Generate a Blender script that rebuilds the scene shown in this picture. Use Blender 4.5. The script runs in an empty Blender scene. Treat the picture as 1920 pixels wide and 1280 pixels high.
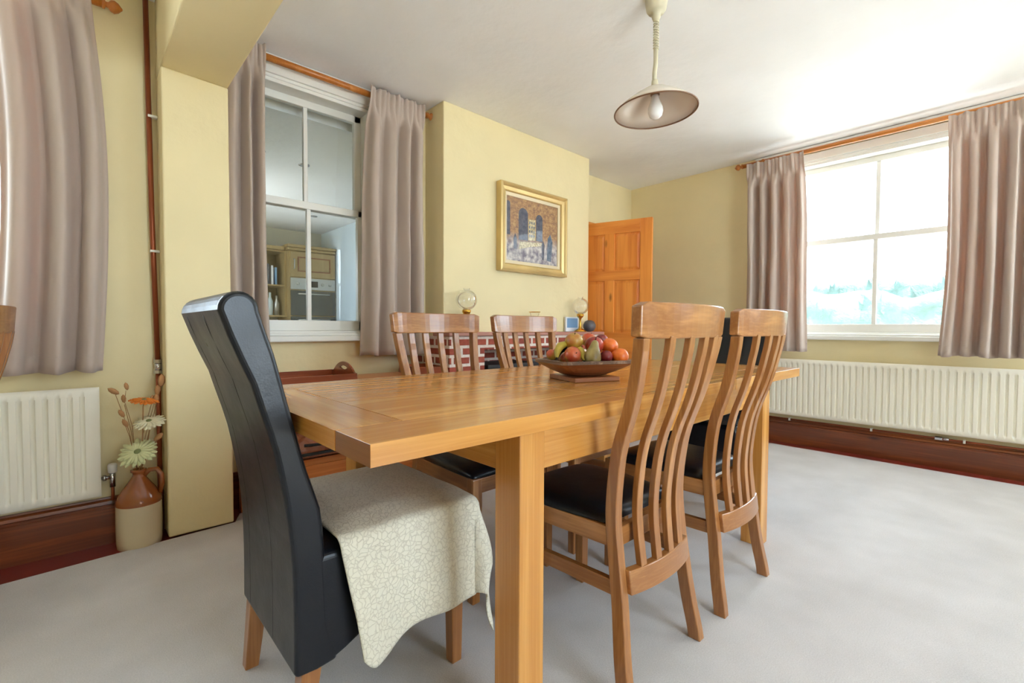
import bpy, bmesh, math, random
from mathutils import Vector, Matrix, noise
random.seed(7)
SC = bpy.context.scene
COL = SC.collection
PI = math.pi

# ------------------------------------------------------------------ camera
F_PX = 875.6
PIT, ROL, YAW = math.radians(-1.7), math.radians(0.25), math.radians(47.05)
fw = Vector((math.cos(YAW) * math.cos(PIT), math.sin(YAW) * math.cos(PIT), math.sin(PIT)))
rt = Vector((math.sin(YAW), -math.cos(YAW), 0))
up = rt.cross(fw)
r2 = rt * math.cos(ROL) + up * math.sin(ROL)
u2 = up * math.cos(ROL) - rt * math.sin(ROL)
cd = bpy.data.cameras.new('camera')
cd.sensor_width = 36.0
cd.lens = F_PX / 1920 * 36.0
cd.clip_start = 0.02
cam = bpy.data.objects.new('camera', cd)
COL.objects.link(cam)
cam.matrix_world = Matrix(((r2.x, u2.x, -fw.x, 0), (r2.y, u2.y, -fw.y, 0), (r2.z, u2.z, -fw.z, 1.0), (0, 0, 0, 1)))
SC.camera = cam

# ------------------------------------------------------------------ view, sky, light
vs = SC.view_settings
vs.view_transform = 'Standard'
vs.look = 'None'
vs.gamma = 1.0
vs.use_curve_mapping = False
vs.exposure = 3.45
SC.cycles.max_bounces = 10
SC.cycles.diffuse_bounces = 6
SC.cycles.transparent_max_bounces = 16
SC.cycles.sample_clamp_indirect = 6.0
SC.cycles.caustics_reflective = False
SC.cycles.caustics_refractive = False
try:
    SC.cycles.use_denoising = True
except Exception:
    pass
wd = bpy.data.worlds.new('sky')
SC.world = wd
wd.use_nodes = True
bg = wd.node_tree.nodes['Background']
bg.inputs[0].default_value = (0.74, 0.87, 1.0, 1)
bg.inputs[1].default_value = 1.35


def portal(name, loc, rot, sx, sy):
    l = bpy.data.lights.new(name, 'AREA')
    l.shape = 'RECTANGLE'
    l.size, l.size_y = sx, sy
    l.cycles.is_portal = True
    o = bpy.data.objects.new(name, l)
    o.location = loc
    o.rotation_euler = rot
    COL.objects.link(o)


portal('window_light_right', (4.74, 0.79, 1.69), (0, PI / 2, 0), 1.5, 1.6)       # faces -x
portal('window_light_back', (3.885, -1.98, 1.68), (PI / 2, 0, 0), 1.27, 1.5)         # faces +y
portal('window_light_left', (-0.85, 3.08, 1.69), (-PI / 2, 0, 0), 1.5, 1.5)       # faces -y
portal('window_light_back_added', (1.05, -1.98, 1.35), (PI / 2, 0, 0), 1.4, 1.9)  # portal of the window added behind the viewer
portal('window_light_kitchen_added', (0.38, 5.4, 1.55), (0, -PI / 2, 0), .7, 1.0)  # portal of an unseen kitchen window added for daylight
sun = bpy.data.lights.new('sun', 'SUN')
sun.energy = 5.0
sun.angle = math.radians(3)
sun.color = (0.93, 0.96, 1.0)
so = bpy.data.objects.new('sun', sun)
# high sun behind the viewer: lights the gardens and the floor under the back window
so.rotation_euler = Vector((0.12, 0.40, -0.90)).to_track_quat('-Z', 'Y').to_euler()
COL.objects.link(so)

# ------------------------------------------------------------------ materials


def lin(c):
    return tuple((v / 12.92 if v <= 0.04045 else ((v + 0.055) / 1.055) ** 2.4) for v in (x / 255 for x in c)) + (1,)


def new_mat(name):
    m = bpy.data.materials.new(name)
    m.use_nodes = True
    nt = m.node_tree
    b = nt.nodes['Principled BSDF']
    return m, nt, b


def N(nt, t, **k):
    n = nt.nodes.new(t)
    for a, v in k.items():
        setattr(n, a, v)
    return n


def plain(name, col, rough=0.6, metal=0.0, bump=None, var=0.0, coat=0.0, spec=None):
    m, nt, b = new_mat(name)
    b.inputs['Base Color'].default_value = lin(col)
    b.inputs['Roughness'].default_value = rough
    b.inputs['Metallic'].default_value = metal
    if coat:
        b.inputs['Coat Weight'].default_value = coat
        b.inputs['Coat Roughness'].default_value = 0.12
    if spec is not None:
        b.inputs['Specular IOR Level'].default_value = spec
    tc = N(nt, 'ShaderNodeTexCoord')
    if var:
        nz = N(nt, 'ShaderNodeTexNoise')
        nz.inputs['Scale'].default_value = 3.0
        nz.inputs['Detail'].default_value = 5
        cr = N(nt, 'ShaderNodeValToRGB')
        c = lin(col)
        cr.color_ramp.elements[0].position = 0.3
        cr.color_ramp.elements[1].position = 0.7
        cr.color_ramp.elements[0].color = tuple(x * (1 - var) for x in c[:3]) + (1,)
        cr.color_ramp.elements[1].color = tuple(min(1, x * (1 + var)) for x in c[:3]) + (1,)
        nt.links.new(tc.outputs['Object'], nz.inputs['Vector'])
        nt.links.new(nz.outputs['Fac'], cr.inputs['Fac'])
        nt.links.new(cr.outputs['Color'], b.inputs['Base Color'])
    if bump:
        sc, st, di = bump
        nz2 = N(nt, 'ShaderNodeTexNoise')
        nz2.inputs['Scale'].default_value = sc
        nz2.inputs['Detail'].default_value = 6
        bp = N(nt, 'ShaderNodeBump')
        bp.inputs['Strength'].default_value = st
        bp.inputs['Distance'].default_value = di
        nt.links.new(tc.outputs['Object'], nz2.inputs['Vector'])
        nt.links.new(nz2.outputs['Fac'], bp.inputs['Height'])
        nt.links.new(bp.outputs['Normal'], b.inputs['Normal'])
    return m


def wood(name, light, dark, axis='z', rough=0.3, coat=0.25, ring=1.0, knots=False, scale=1.0):
    """procedural boards: grain stretched along one axis of the object"""
    m, nt, b = new_mat(name)
    tc = N(nt, 'ShaderNodeTexCoord')
    mp = N(nt, 'ShaderNodeMapping')
    s = {'x': (0.9, 13, 13), 'y': (13, 0.9, 13), 'z': (13, 13, 0.9)}[axis]
    mp.inputs['Scale'].default_value = tuple(v * scale for v in s)
    n1 = N(nt, 'ShaderNodeTexNoise')
    n1.inputs['Scale'].default_value = 1.0
    n1.inputs['Detail'].default_value = 4
    n1.inputs['Distortion'].default_value = 0.6
    mul = N(nt, 'ShaderNodeMath', operation='MULTIPLY')
    mul.inputs[1].default_value = 9.0 * ring
    sn = N(nt, 'ShaderNodeMath', operation='SINE')
    mr = N(nt, 'ShaderNodeMapRange')
    mr.inputs['From Min'].default_value = -1
    mr.inputs['From Max'].default_value = 1
    mp2 = N(nt, 'ShaderNodeMapping')
    s2 = {'x': (3, 160, 160), 'y': (160, 3, 160), 'z': (160, 160, 3)}[axis]
    mp2.inputs['Scale'].default_value = s2
    n2 = N(nt, 'ShaderNodeTexNoise')
    n2.inputs['Scale'].default_value = 1.0
    n2.inputs['Detail'].default_value = 3
    mix = N(nt, 'ShaderNodeMix', data_type='FLOAT')
    mix.inputs[0].default_value = 0.45
    cr = N(nt, 'ShaderNodeValToRGB')
    cr.color_ramp.elements[0].position = 0.22
    cr.color_ramp.elements[1].position = 0.72
    cr.color_ramp.elements[0].color = lin(dark)
    cr.color_ramp.elements[1].color = lin(light)
    L = nt.links.new
    L(tc.outputs['Object'], mp.inputs['Vector'])
    L(tc.outputs['Object'], mp2.inputs['Vector'])
    L(mp.outputs['Vector'], n1.inputs['Vector'])
    L(mp2.outputs['Vector'], n2.inputs['Vector'])
    L(n1.outputs['Fac'], mul.inputs[0])
    L(mul.outputs[0], sn.inputs[0])
    L(sn.outputs[0], mr.inputs['Value'])
    L(mr.outputs[0], mix.inputs[2])
    L(n2.outputs['Fac'], mix.inputs[3])
    L(mix.outputs[0], cr.inputs['Fac'])
    out = cr.outputs['Color']
    if knots:
        vo = N(nt, 'ShaderNodeTexVoronoi')
        mp3 = N(nt, 'ShaderNodeMapping')
        k = {'x': (2.2, 6, 6), 'y': (6, 2.2, 6), 'z': (6, 6, 2.2)}[axis]
        mp3.inputs['Scale'].default_value = k
        vo.inputs['Scale'].default_value = 1.0
        kr = N(nt, 'ShaderNodeValToRGB')
        kr.color_ramp.elements[0].position = 0.06
        kr.color_ramp.elements[1].position = 0.13
        kr.color_ramp.elements[0].color = (0.22, 0.12, 0.08, 1)
        kr.color_ramp.elements[1].color = (1, 1, 1, 1)
        mm = N(nt, 'ShaderNodeMix', data_type='RGBA', blend_type='MULTIPLY')
        mm.inputs[0].default_value = 1.0
        L(tc.outputs['Object'], mp3.inputs['Vector'])
        L(mp3.outputs['Vector'], vo.inputs['Vector'])
        L(vo.outputs['Distance'], kr.inputs['Fac'])
        L(out, mm.inputs[6])
        L(kr.outputs['Color'], mm.inputs[7])
        out = mm.outputs[2]
    L(out, b.inputs['Base Color'])
    bp = N(nt, 'ShaderNodeBump')
    bp.inputs['Strength'].default_value = 0.08
    bp.inputs['Distance'].default_value = 0.002
    L(n2.outputs['Fac'], bp.inputs['Height'])
    L(bp.outputs['Normal'], b.inputs['Normal'])
    b.inputs['Roughness'].default_value = rough
    b.inputs['Coat Weight'].default_value = coat
    b.inputs['Coat Roughness'].default_value = 0.15
    return m


OAKL, OAKD = (204, 146, 86), (150, 96, 50)
M = {}
M['wall'] = plain('yellow_plaster', (235, 219, 174), 0.75, bump=(14, 0.25, 0.01), var=0.03)
M['wall_dim'] = M['wall']
M['ceiling'] = plain('white_ceiling_plaster', (243, 243, 244), 0.85, bump=(5, 0.35, 0.03), var=0.02)
M['white'] = plain('white_gloss_paint', (236, 234, 228), 0.35)
M['rad'] = plain('radiator_enamel', (244, 238, 222), 0.35)
for a in 'xyz':
    M['oak_' + a] = wood('oak_' + a, OAKL, OAKD, a, rough=0.28, coat=0.45)
    M['pine_' + a] = wood('pine_' + a, (238, 152, 66), (206, 106, 34), a, rough=0.35, ring=0.6, knots=(a == 'z'))
    M['table_' + a] = wood('table_oak_' + a, (228, 170, 92), (190, 128, 58), a, rough=0.26, coat=0.32)
    M['skirt_' + a] = wood('stained_pine_' + a, (158, 86, 44), (108, 52, 26), a, rough=0.3, knots=True)
M['endgrain'] = wood('table_end_grain', (170, 118, 70), (126, 80, 44), 'y', rough=0.3, coat=0.3)
M['console'] = wood('cherry_wood', (226, 142, 74), (192, 106, 48), 'x', rough=0.3)
M['tray'] = wood('mahogany', (172, 90, 50), (136, 64, 32), 'x', rough=0.3)
M['bowlwood'] = wood('bowl_wood', (176, 116, 72), (124, 74, 44), 'x', rough=0.4, scale=1.6)
M['rim'] = wood('bark_rim', (170, 142, 120), (100, 78, 64), 'y', rough=0.6, scale=2)
M['board'] = wood('board_wood', (184, 122, 78), (150, 92, 54), 'x', rough=0.4)
M['rodwood'] = wood('rod_wood', (214, 140, 62), (184, 108, 40), 'y', rough=0.35)
M['copper'] = plain('copper_pipe', (146, 76, 46), 0.35, 0.55)
M['oldcopper'] = plain('painted_pipe', (150, 80, 44), 0.4, 0.6)
M['chrome'] = plain('chrome', (200, 200, 205), 0.2, 1.0)
M['brass'] = plain('brass', (222, 168, 70), 0.22, 1.0)
M['slip'] = plain('cream_gilt_slip', (222, 204, 168), 0.4, 0.1)
M['gold'] = plain('gilt_frame', (218, 190, 130), 0.38, 0.4, bump=(60, 0.2, 0.002), var=0.15)
M['black'] = plain('black_metal', (22, 22, 26), 0.5)
M['plastic'] = plain('white_plastic', (230, 228, 222), 0.4)
M['cord'] = plain('beige_plastic', (206, 198, 172), 0.4)
M['shade_in'] = plain('enamel_shade', (222, 212, 200), 0.25)
M['shade_rim'] = plain('brown_rim', (120, 84, 60), 0.4)
M['tile'] = plain('red_quarry_tile', (124, 42, 32), 0.4, var=0.15)
M['bulb'] = plain('opal_bulb', (240, 240, 240), 0.25)
M['tan'] = plain('brown_glaze', (150, 82, 38), 0.15, coat=0.6, var=0.1)
M['cream_glaze'] = plain('cream_glaze', (206, 190, 158), 0.25, coat=0.4, var=0.04)
M['stem'] = plain('dried_stem', (160, 116, 70), 0.7)
M['seed'] = plain('dried_seed', (178, 130, 84), 0.8, bump=(200, 0.4, 0.002))
M['petal_c'] = plain('cream_petal', (232, 226, 196), 0.6)
M['petal_o'] = plain('orange_petal', (226, 128, 40), 0.6)
M['petal_g'] = plain('pale_green_petal', (214, 218, 170), 0.6)
M['heart'] = plain('flower_heart', (130, 140, 90), 0.8, bump=(300, 0.5, 0.002))
M['cab'] = wood('maple_cupboard', (176, 154, 112), (160, 136, 94), 'z', rough=0.4, coat=0.1)
M['steel'] = plain('brushed_steel', (190, 190, 186), 0.35, 0.7)
M['ovenglass'] = plain('oven_glass', (60, 64, 62), 0.12, coat=0.5)
M['kwall'] = plain('kitchen_wall', (218, 216, 206), 0.8)
M['kblue'] = plain('white_door_paint', (214, 226, 232), 0.5)
M['paper'] = plain('paper', (232, 234, 240), 0.6)
M['blue'] = plain('navy_print', (44, 54, 96), 0.5)
M['skyblue'] = plain('blue_print', (120, 160, 200), 0.5)
M['greyball'] = plain('grey_glaze', (96, 92, 96), 0.4, var=0.2)
M['stone'] = plain('mantel_tile', (176, 120, 104), 0.5, var=0.12, bump=(30, 0.3, 0.003))
M['grass'] = plain('pale_bounce_ground', (192, 188, 180), 0.9, var=0.1)  # assumed outdoor ground, kept pale to bounce light onto the ceiling
M['hedge'] = plain('hedge_leaves', (70, 88, 82), 0.9, bump=(12, 0.6, 0.05), var=0.3)
M['render_wall'] = plain('pale_render', (210, 204, 196), 0.9)


def leather(name):
    m, nt, b = new_mat(name)
    tc = N(nt, 'ShaderNodeTexCoord')
    vo = N(nt, 'ShaderNodeTexVoronoi')
    vo.inputs['Scale'].default_value = 240
    nz = N(nt, 'ShaderNodeTexNoise')
    nz.inputs['Scale'].default_value = 9
    nz.inputs['Detail'].default_value = 6
    mr = N(nt, 'ShaderNodeMapRange')
    mr.inputs['To Min'].default_value = 0.22
    mr.inputs['To Max'].default_value = 0.42
    bp = N(nt, 'ShaderNodeBump')
    bp.inputs['Strength'].default_value = 0.12
    bp.inputs['Distance'].default_value = 0.001
    b2 = N(nt, 'ShaderNodeBump')
    b2.inputs['Strength'].default_value = 0.15
    b2.inputs['Distance'].default_value = 0.012
    L = nt.links.new
    L(tc.outputs['Object'], vo.inputs['Vector'])
    L(tc.outputs['Object'], nz.inputs['Vector'])
    L(vo.outputs['Distance'], bp.inputs['Height'])
    L(nz.outputs['Fac'], b2.inputs['Height'])
    L(b2.outputs['Normal'], bp.inputs['Normal'])
    L(nz.outputs['Fac'], mr.inputs['Value'])
    L(mr.outputs[0], b.inputs['Roughness'])
    L(bp.outputs['Normal'], b.inputs['Normal'])
    b.inputs['Base Color'].default_value = lin((16, 19, 26))
    b.inputs['Specular IOR Level'].default_value = 0.4
    return m


M['leather'] = leather('black_leather')
M['brownleather'] = plain('brown_leather', (158, 92, 64), 0.25, coat=0.5, bump=(20, 0.9, 0.02), var=0.3)


def carpet_mat():
    m, nt, b = new_mat('cream_carpet')
    tc = N(nt, 'ShaderNodeTexCoord')
    n1 = N(nt, 'ShaderNodeTexNoise')
    n1.inputs['Scale'].default_value = 260
    n1.inputs['Detail'].default_value = 2
    n2 = N(nt, 'ShaderNodeTexNoise')
    n2.inputs['Scale'].default_value = 3.5
    n2.inputs['Detail'].default_value = 5
    mix = N(nt, 'ShaderNodeMix', data_type='FLOAT')
    mix.inputs[0].default_value = 0.5
    cr = N(nt, 'ShaderNodeValToRGB')
    cr.color_ramp.elements[0].position = 0.3
    cr.color_ramp.elements[1].position = 0.7
    cr.color_ramp.elements[0].color = lin((188, 184, 184))
    cr.color_ramp.elements[1].color = lin((216, 212, 213))
    bp = N(nt, 'ShaderNodeBump')
    bp.inputs['Strength'].default_value = 0.3
    bp.inputs['Distance'].default_value = 0.004
    L = nt.links.new
    L(tc.outputs['Object'], n1.inputs['Vector'])
    L(tc.outputs['Object'], n2.inputs['Vector'])
    L(n1.outputs['Fac'], mix.inputs[2])
    L(n2.outputs['Fac'], mix.inputs[3])
    L(mix.outputs[0], cr.inputs['Fac'])
    L(cr.outputs['Color'], b.inputs['Base Color'])
    L(n1.outputs['Fac'], bp.inputs['Height'])
    L(bp.outputs['Normal'], b.inputs['Normal'])
    b.inputs['Roughness'].default_value = 0.95
    b.inputs['Specular IOR Level'].default_value = 0.1
    return m


M['carpet'] = carpet_mat()


def fabric_mat():
    m, nt, b = new_mat('taupe_curtain_velvet')
    b.inputs['Base Color'].default_value = lin((198, 182, 170))
    b.inputs['Roughness'].default_value = 0.8
    b.inputs['Sheen Weight'].default_value = 0.3
    b.inputs['Specular IOR Level'].default_value = 0.2
    tr = N(nt, 'ShaderNodeBsdfTranslucent')
    tr.inputs['Color'].default_value = lin((238, 168, 120))
    mx = N(nt, 'ShaderNodeMixShader')
    mx.inputs[0].default_value = 0.15
    out = nt.nodes['Material Output']
    tc = N(nt, 'ShaderNodeTexCoord')
    n1 = N(nt, 'ShaderNodeTexNoise')
    n1.inputs['Scale'].default_value = 300
    bp = N(nt, 'ShaderNodeBump')
    bp.inputs['Strength'].default_value = 0.2
    bp.inputs['Distance'].default_value = 0.002
    L = nt.links.new
    L(tc.outputs['Object'], n1.inputs['Vector'])
    L(n1.outputs['Fac'], bp.inputs['Height'])
    L(bp.outputs['Normal'], b.inputs['Normal'])
    L(b.outputs[0], mx.inputs[1])
    L(tr.outputs[0], mx.inputs[2])
    L(mx.outputs[0], out.inputs['Surface'])
    return m


M['fabric'] = fabric_mat()


def throw_mat():
    m, nt, b = new_mat('cream_fleece')
    tc = N(nt, 'ShaderNodeTexCoord')
    nz = N(nt, 'ShaderNodeTexNoise')
    nz.inputs['Scale'].default_value = 30
    ad = N(nt, 'ShaderNodeMix', data_type='VECTOR')
    ad.inputs[0].default_value = 0.035
    vo = N(nt, 'ShaderNodeTexVoronoi', feature='DISTANCE_TO_EDGE')
    vo.inputs['Scale'].default_value = 74
    cr = N(nt, 'ShaderNodeValToRGB')
    cr.color_ramp.elements[0].position = 0.0
    cr.color_ramp.elements[1].position = 0.09
    cr.color_ramp.elements[0].color = lin((206, 198, 180))
    cr.color_ramp.elements[1].color = lin((226, 220, 202))
    bp = N(nt, 'ShaderNodeBump')
    bp.inputs['Strength'].default_value = 0.8
    bp.inputs['Distance'].default_value = 0.006
    L = nt.links.new
    L(tc.outputs['Object'], nz.inputs['Vector'])
    L(tc.outputs['Object'], ad.inputs[4])
    L(nz.outputs['Color'], ad.inputs[5])
    L(ad.outputs[1], vo.inputs['Vector'])
    L(vo.outputs['Distance'], cr.inputs['Fac'])
    L(cr.outputs['Color'], b.inputs['Base Color'])
    L(cr.outputs['Color'], bp.inputs['Height'])
    L(bp.outputs['Normal'], b.inputs['Normal'])
    b.inputs['Roughness'].default_value = 0.95
    b.inputs['Specular IOR Level'].default_value = 0.1
    return m


M['throw'] = throw_mat()


def glass_mat(name, tint=(1, 1, 1), gloss=0.06):
    m = bpy.data.materials.new(name)
    m.use_nodes = True
    nt = m.node_tree
    nt.nodes.remove(nt.nodes['Principled BSDF'])
    out = nt.nodes['Material Output']
    t = N(nt, 'ShaderNodeBsdfTransparent')
    t.inputs[0].default_value = tint + (1,)
    g = N(nt, 'ShaderNodeBsdfGlossy')
    g.inputs['Roughness'].default_value = 0.02
    lw = N(nt, 'ShaderNodeLayerWeight')
    lw.inputs[0].default_value = 0.25
    ma = N(nt, 'ShaderNodeMath', operation='MULTIPLY_ADD')
    ma.inputs[1].default_value = 0.5
    ma.inputs[2].default_value = gloss
    mx = N(nt, 'ShaderNodeMixShader')
    nt.links.new(lw.outputs['Fresnel'], ma.inputs[0])
    nt.links.new(ma.outputs[0], mx.inputs[0])
    nt.links.new(t.outputs[0], mx.inputs[1])
    nt.links.new(g.outputs[0], mx.inputs[2])
    nt.links.new(mx.outputs[0], out.inputs['Surface'])
    return m


M['glass'] = glass_mat('window_glass', (0.97, 0.99, 0.99), 0.03)
M['globe'] = glass_mat('frosted_globe_glass', (0.97, 0.97, 0.965), 0.05)


def brick_mat():
    m, nt, b = new_mat('red_brick')
    tc = N(nt, 'ShaderNodeTexCoord')
    sp = N(nt, 'ShaderNodeSeparateXYZ')
    ad = N(nt, 'ShaderNodeMath', operation='ADD')
    cb = N(nt, 'ShaderNodeCombineXYZ')
    br = N(nt, 'ShaderNodeTexBrick')
    br.inputs['Color1'].default_value = lin((176, 88, 66))
    br.inputs['Color2'].default_value = lin((148, 66, 52))
    br.inputs['Mortar'].default_value = lin((230, 212, 200))
    br.inputs['Scale'].default_value = 1.0
    br.inputs['Mortar Size'].default_value = 0.012
    br.inputs['Mortar Smooth'].default_value = 0.3
    br.inputs['Brick Width'].default_value = 0.15
    br.inputs['Row Height'].default_value = 0.062
    nz = N(nt, 'ShaderNodeTexNoise')
    nz.inputs['Scale'].default_value = 40
    mm = N(nt, 'ShaderNodeMix', data_type='RGBA', blend_type='OVERLAY')
    mm.inputs[0].default_value = 0.5
    bp = N(nt, 'ShaderNodeBump')
    bp.inputs['Strength'].default_value = 0.7
    bp.inputs['Distance'].default_value = 0.006
    bp.invert = True
    L = nt.links.new
    L(tc.outputs['Object'], sp.inputs[0])
    L(sp.outputs[0], ad.inputs[0])
    L(sp.outputs[1], ad.inputs[1])
    L(ad.outputs[0], cb.inputs[0])
    L(sp.outputs[2], cb.inputs[1])
    L(cb.outputs[0], br.inputs['Vector'])
    L(tc.outputs['Object'], nz.inputs['Vector'])
    L(br.outputs['Color'], mm.inputs[6])
    L(nz.outputs['Fac'], mm.inputs[7])
    L(mm.outputs[2], b.inputs['Base Color'])
    L(br.outputs['Fac'], bp.inputs['Height'])
    L(bp.outputs['Normal'], b.inputs['Normal'])
    b.inputs['Roughness'].default_value = 0.85
    return m


M['brick'] = brick_mat()


def skin_mat(name, c1, c2, c3=None, scale=10, rough=0.35):
    m, nt, b = new_mat(name)
    tc = N(nt, 'ShaderNodeTexCoord')
    n1 = N(nt, 'ShaderNodeTexNoise')
    n1.inputs['Scale'].default_value = scale
    n1.inputs['Detail'].default_value = 5
    cr = N(nt, 'ShaderNodeValToRGB')
    cr.color_ramp.elements[0].position = 0.35
    cr.color_ramp.elements[1].position = 0.65
    cr.color_ramp.elements[0].color = lin(c1)
    cr.color_ramp.elements[1].color = lin(c2)
    if c3:
        e = cr.color_ramp.elements.new(0.5)
        e.color = lin(c3)
    nt.links.new(tc.outputs['Object'], n1.inputs['Vector'])
    nt.links.new(n1.outputs['Fac'], cr.inputs['Fac'])
    nt.links.new(cr.outputs['Color'], b.inputs['Base Color'])
    b.inputs['Roughness'].default_value = rough
    b.inputs['Coat Weight'].default_value = 0.3
    return m


M['apple'] = skin_mat('apple_skin', (190, 60, 40), (206, 168, 70), (200, 96, 56), 16)
M['apple_g'] = skin_mat('russet_apple_skin', (176, 104, 50), (196, 168, 70), None, 20)
M['orange'] = skin_mat('orange_peel', (226, 104, 30), (236, 124, 40), None, 60, 0.45)
M['plum'] = skin_mat('plum_skin', (110, 24, 34), (148, 44, 44), None, 14, 0.3)
M['nectarine'] = skin_mat('nectarine_skin', (120, 26, 40), (190, 70, 50), None, 12, 0.3)
M['pear'] = skin_mat('pear_skin', (128, 108, 60), (166, 150, 90), None, 26, 0.45)
M['banana'] = skin_mat('banana_peel', (150, 140, 50), (206, 176, 70), (176, 156, 56), 14, 0.5)
M['knotbrown'] = plain('stalk_brown', (60, 40, 28), 0.8)


def canvas_mat():
    m, nt, b = new_mat('oil_paint_canvas')
    tc = N(nt, 'ShaderNodeTexCoord')
    mp = N(nt, 'ShaderNodeMapping')
    mp.inputs['Scale'].default_value = (26, 1, 40)
    n1 = N(nt, 'ShaderNodeTexNoise')
    n1.inputs['Scale'].default_value = 1.0
    n1.inputs['Detail'].default_value = 7
    n1.inputs['Roughness'].default_value = 0.75
    cr = N(nt, 'ShaderNodeValToRGB')
    els = cr.color_ramp.elements
    els[0].position, els[1].position = 0.3, 0.72
    els[0].color, els[1].color = lin((92, 68, 72)), lin((206, 176, 120))
    e = els.new(0.5)
    e.color = lin((166, 124, 84))
    sp = N(nt, 'ShaderNodeSeparateXYZ')
    n2 = N(nt, 'ShaderNodeTexNoise')
    n2.inputs['Scale'].default_value = 24
    n2.inputs['Detail'].default_value = 6
    cr2 = N(nt, 'ShaderNodeValToRGB')
    cr2.color_ramp.elements[0].position, cr2.color_ramp.elements[1].position = 0.35, 0.65
    cr2.color_ramp.elements[0].color, cr2.color_ramp.elements[1].color = lin((120, 112, 124)), lin((214, 206, 200))
    g = N(nt, 'ShaderNodeMapRange')
    g.inputs['From Min'].default_value = -0.02
    g.inputs['From Max'].default_value = -0.12
    mx = N(nt, 'ShaderNodeMix', data_type='RGBA')
    L = nt.links.new
    L(tc.outputs['Object'], mp.inputs['Vector'])
    L(mp.outputs['Vector'], n1.inputs['Vector'])
    L(n1.outputs['Fac'], cr.inputs['Fac'])
    L(tc.outputs['Object'], n2.inputs['Vector'])
    L(n2.outputs['Fac'], cr2.inputs['Fac'])
    L(tc.outputs['Object'], sp.inputs[0])
    L(sp.outputs[2], g.inputs['Value'])
    L(g.outputs[0], mx.inputs[0])
    L(cr.outputs['Color'], mx.inputs[6])
    L(cr2.outputs['Color'], mx.inputs[7])
    L(mx.outputs[2], b.inputs['Base Color'])
    b.inputs['Roughness'].default_value = 0.5
    return m


M['canvas'] = canvas_mat()
M['p_dark'] = skin_mat('paint_slate', (58, 60, 76), (92, 92, 104), None, 40, 0.5)
M['p_cream'] = skin_mat('paint_cream', (150, 132, 100), (220, 206, 160), None, 60, 0.5)
M['p_blue'] = skin_mat('paint_blue_grey', (72, 88, 108), (112, 124, 140), None, 40, 0.5)

# ------------------------------------------------------------------ mesh helpers


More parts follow.
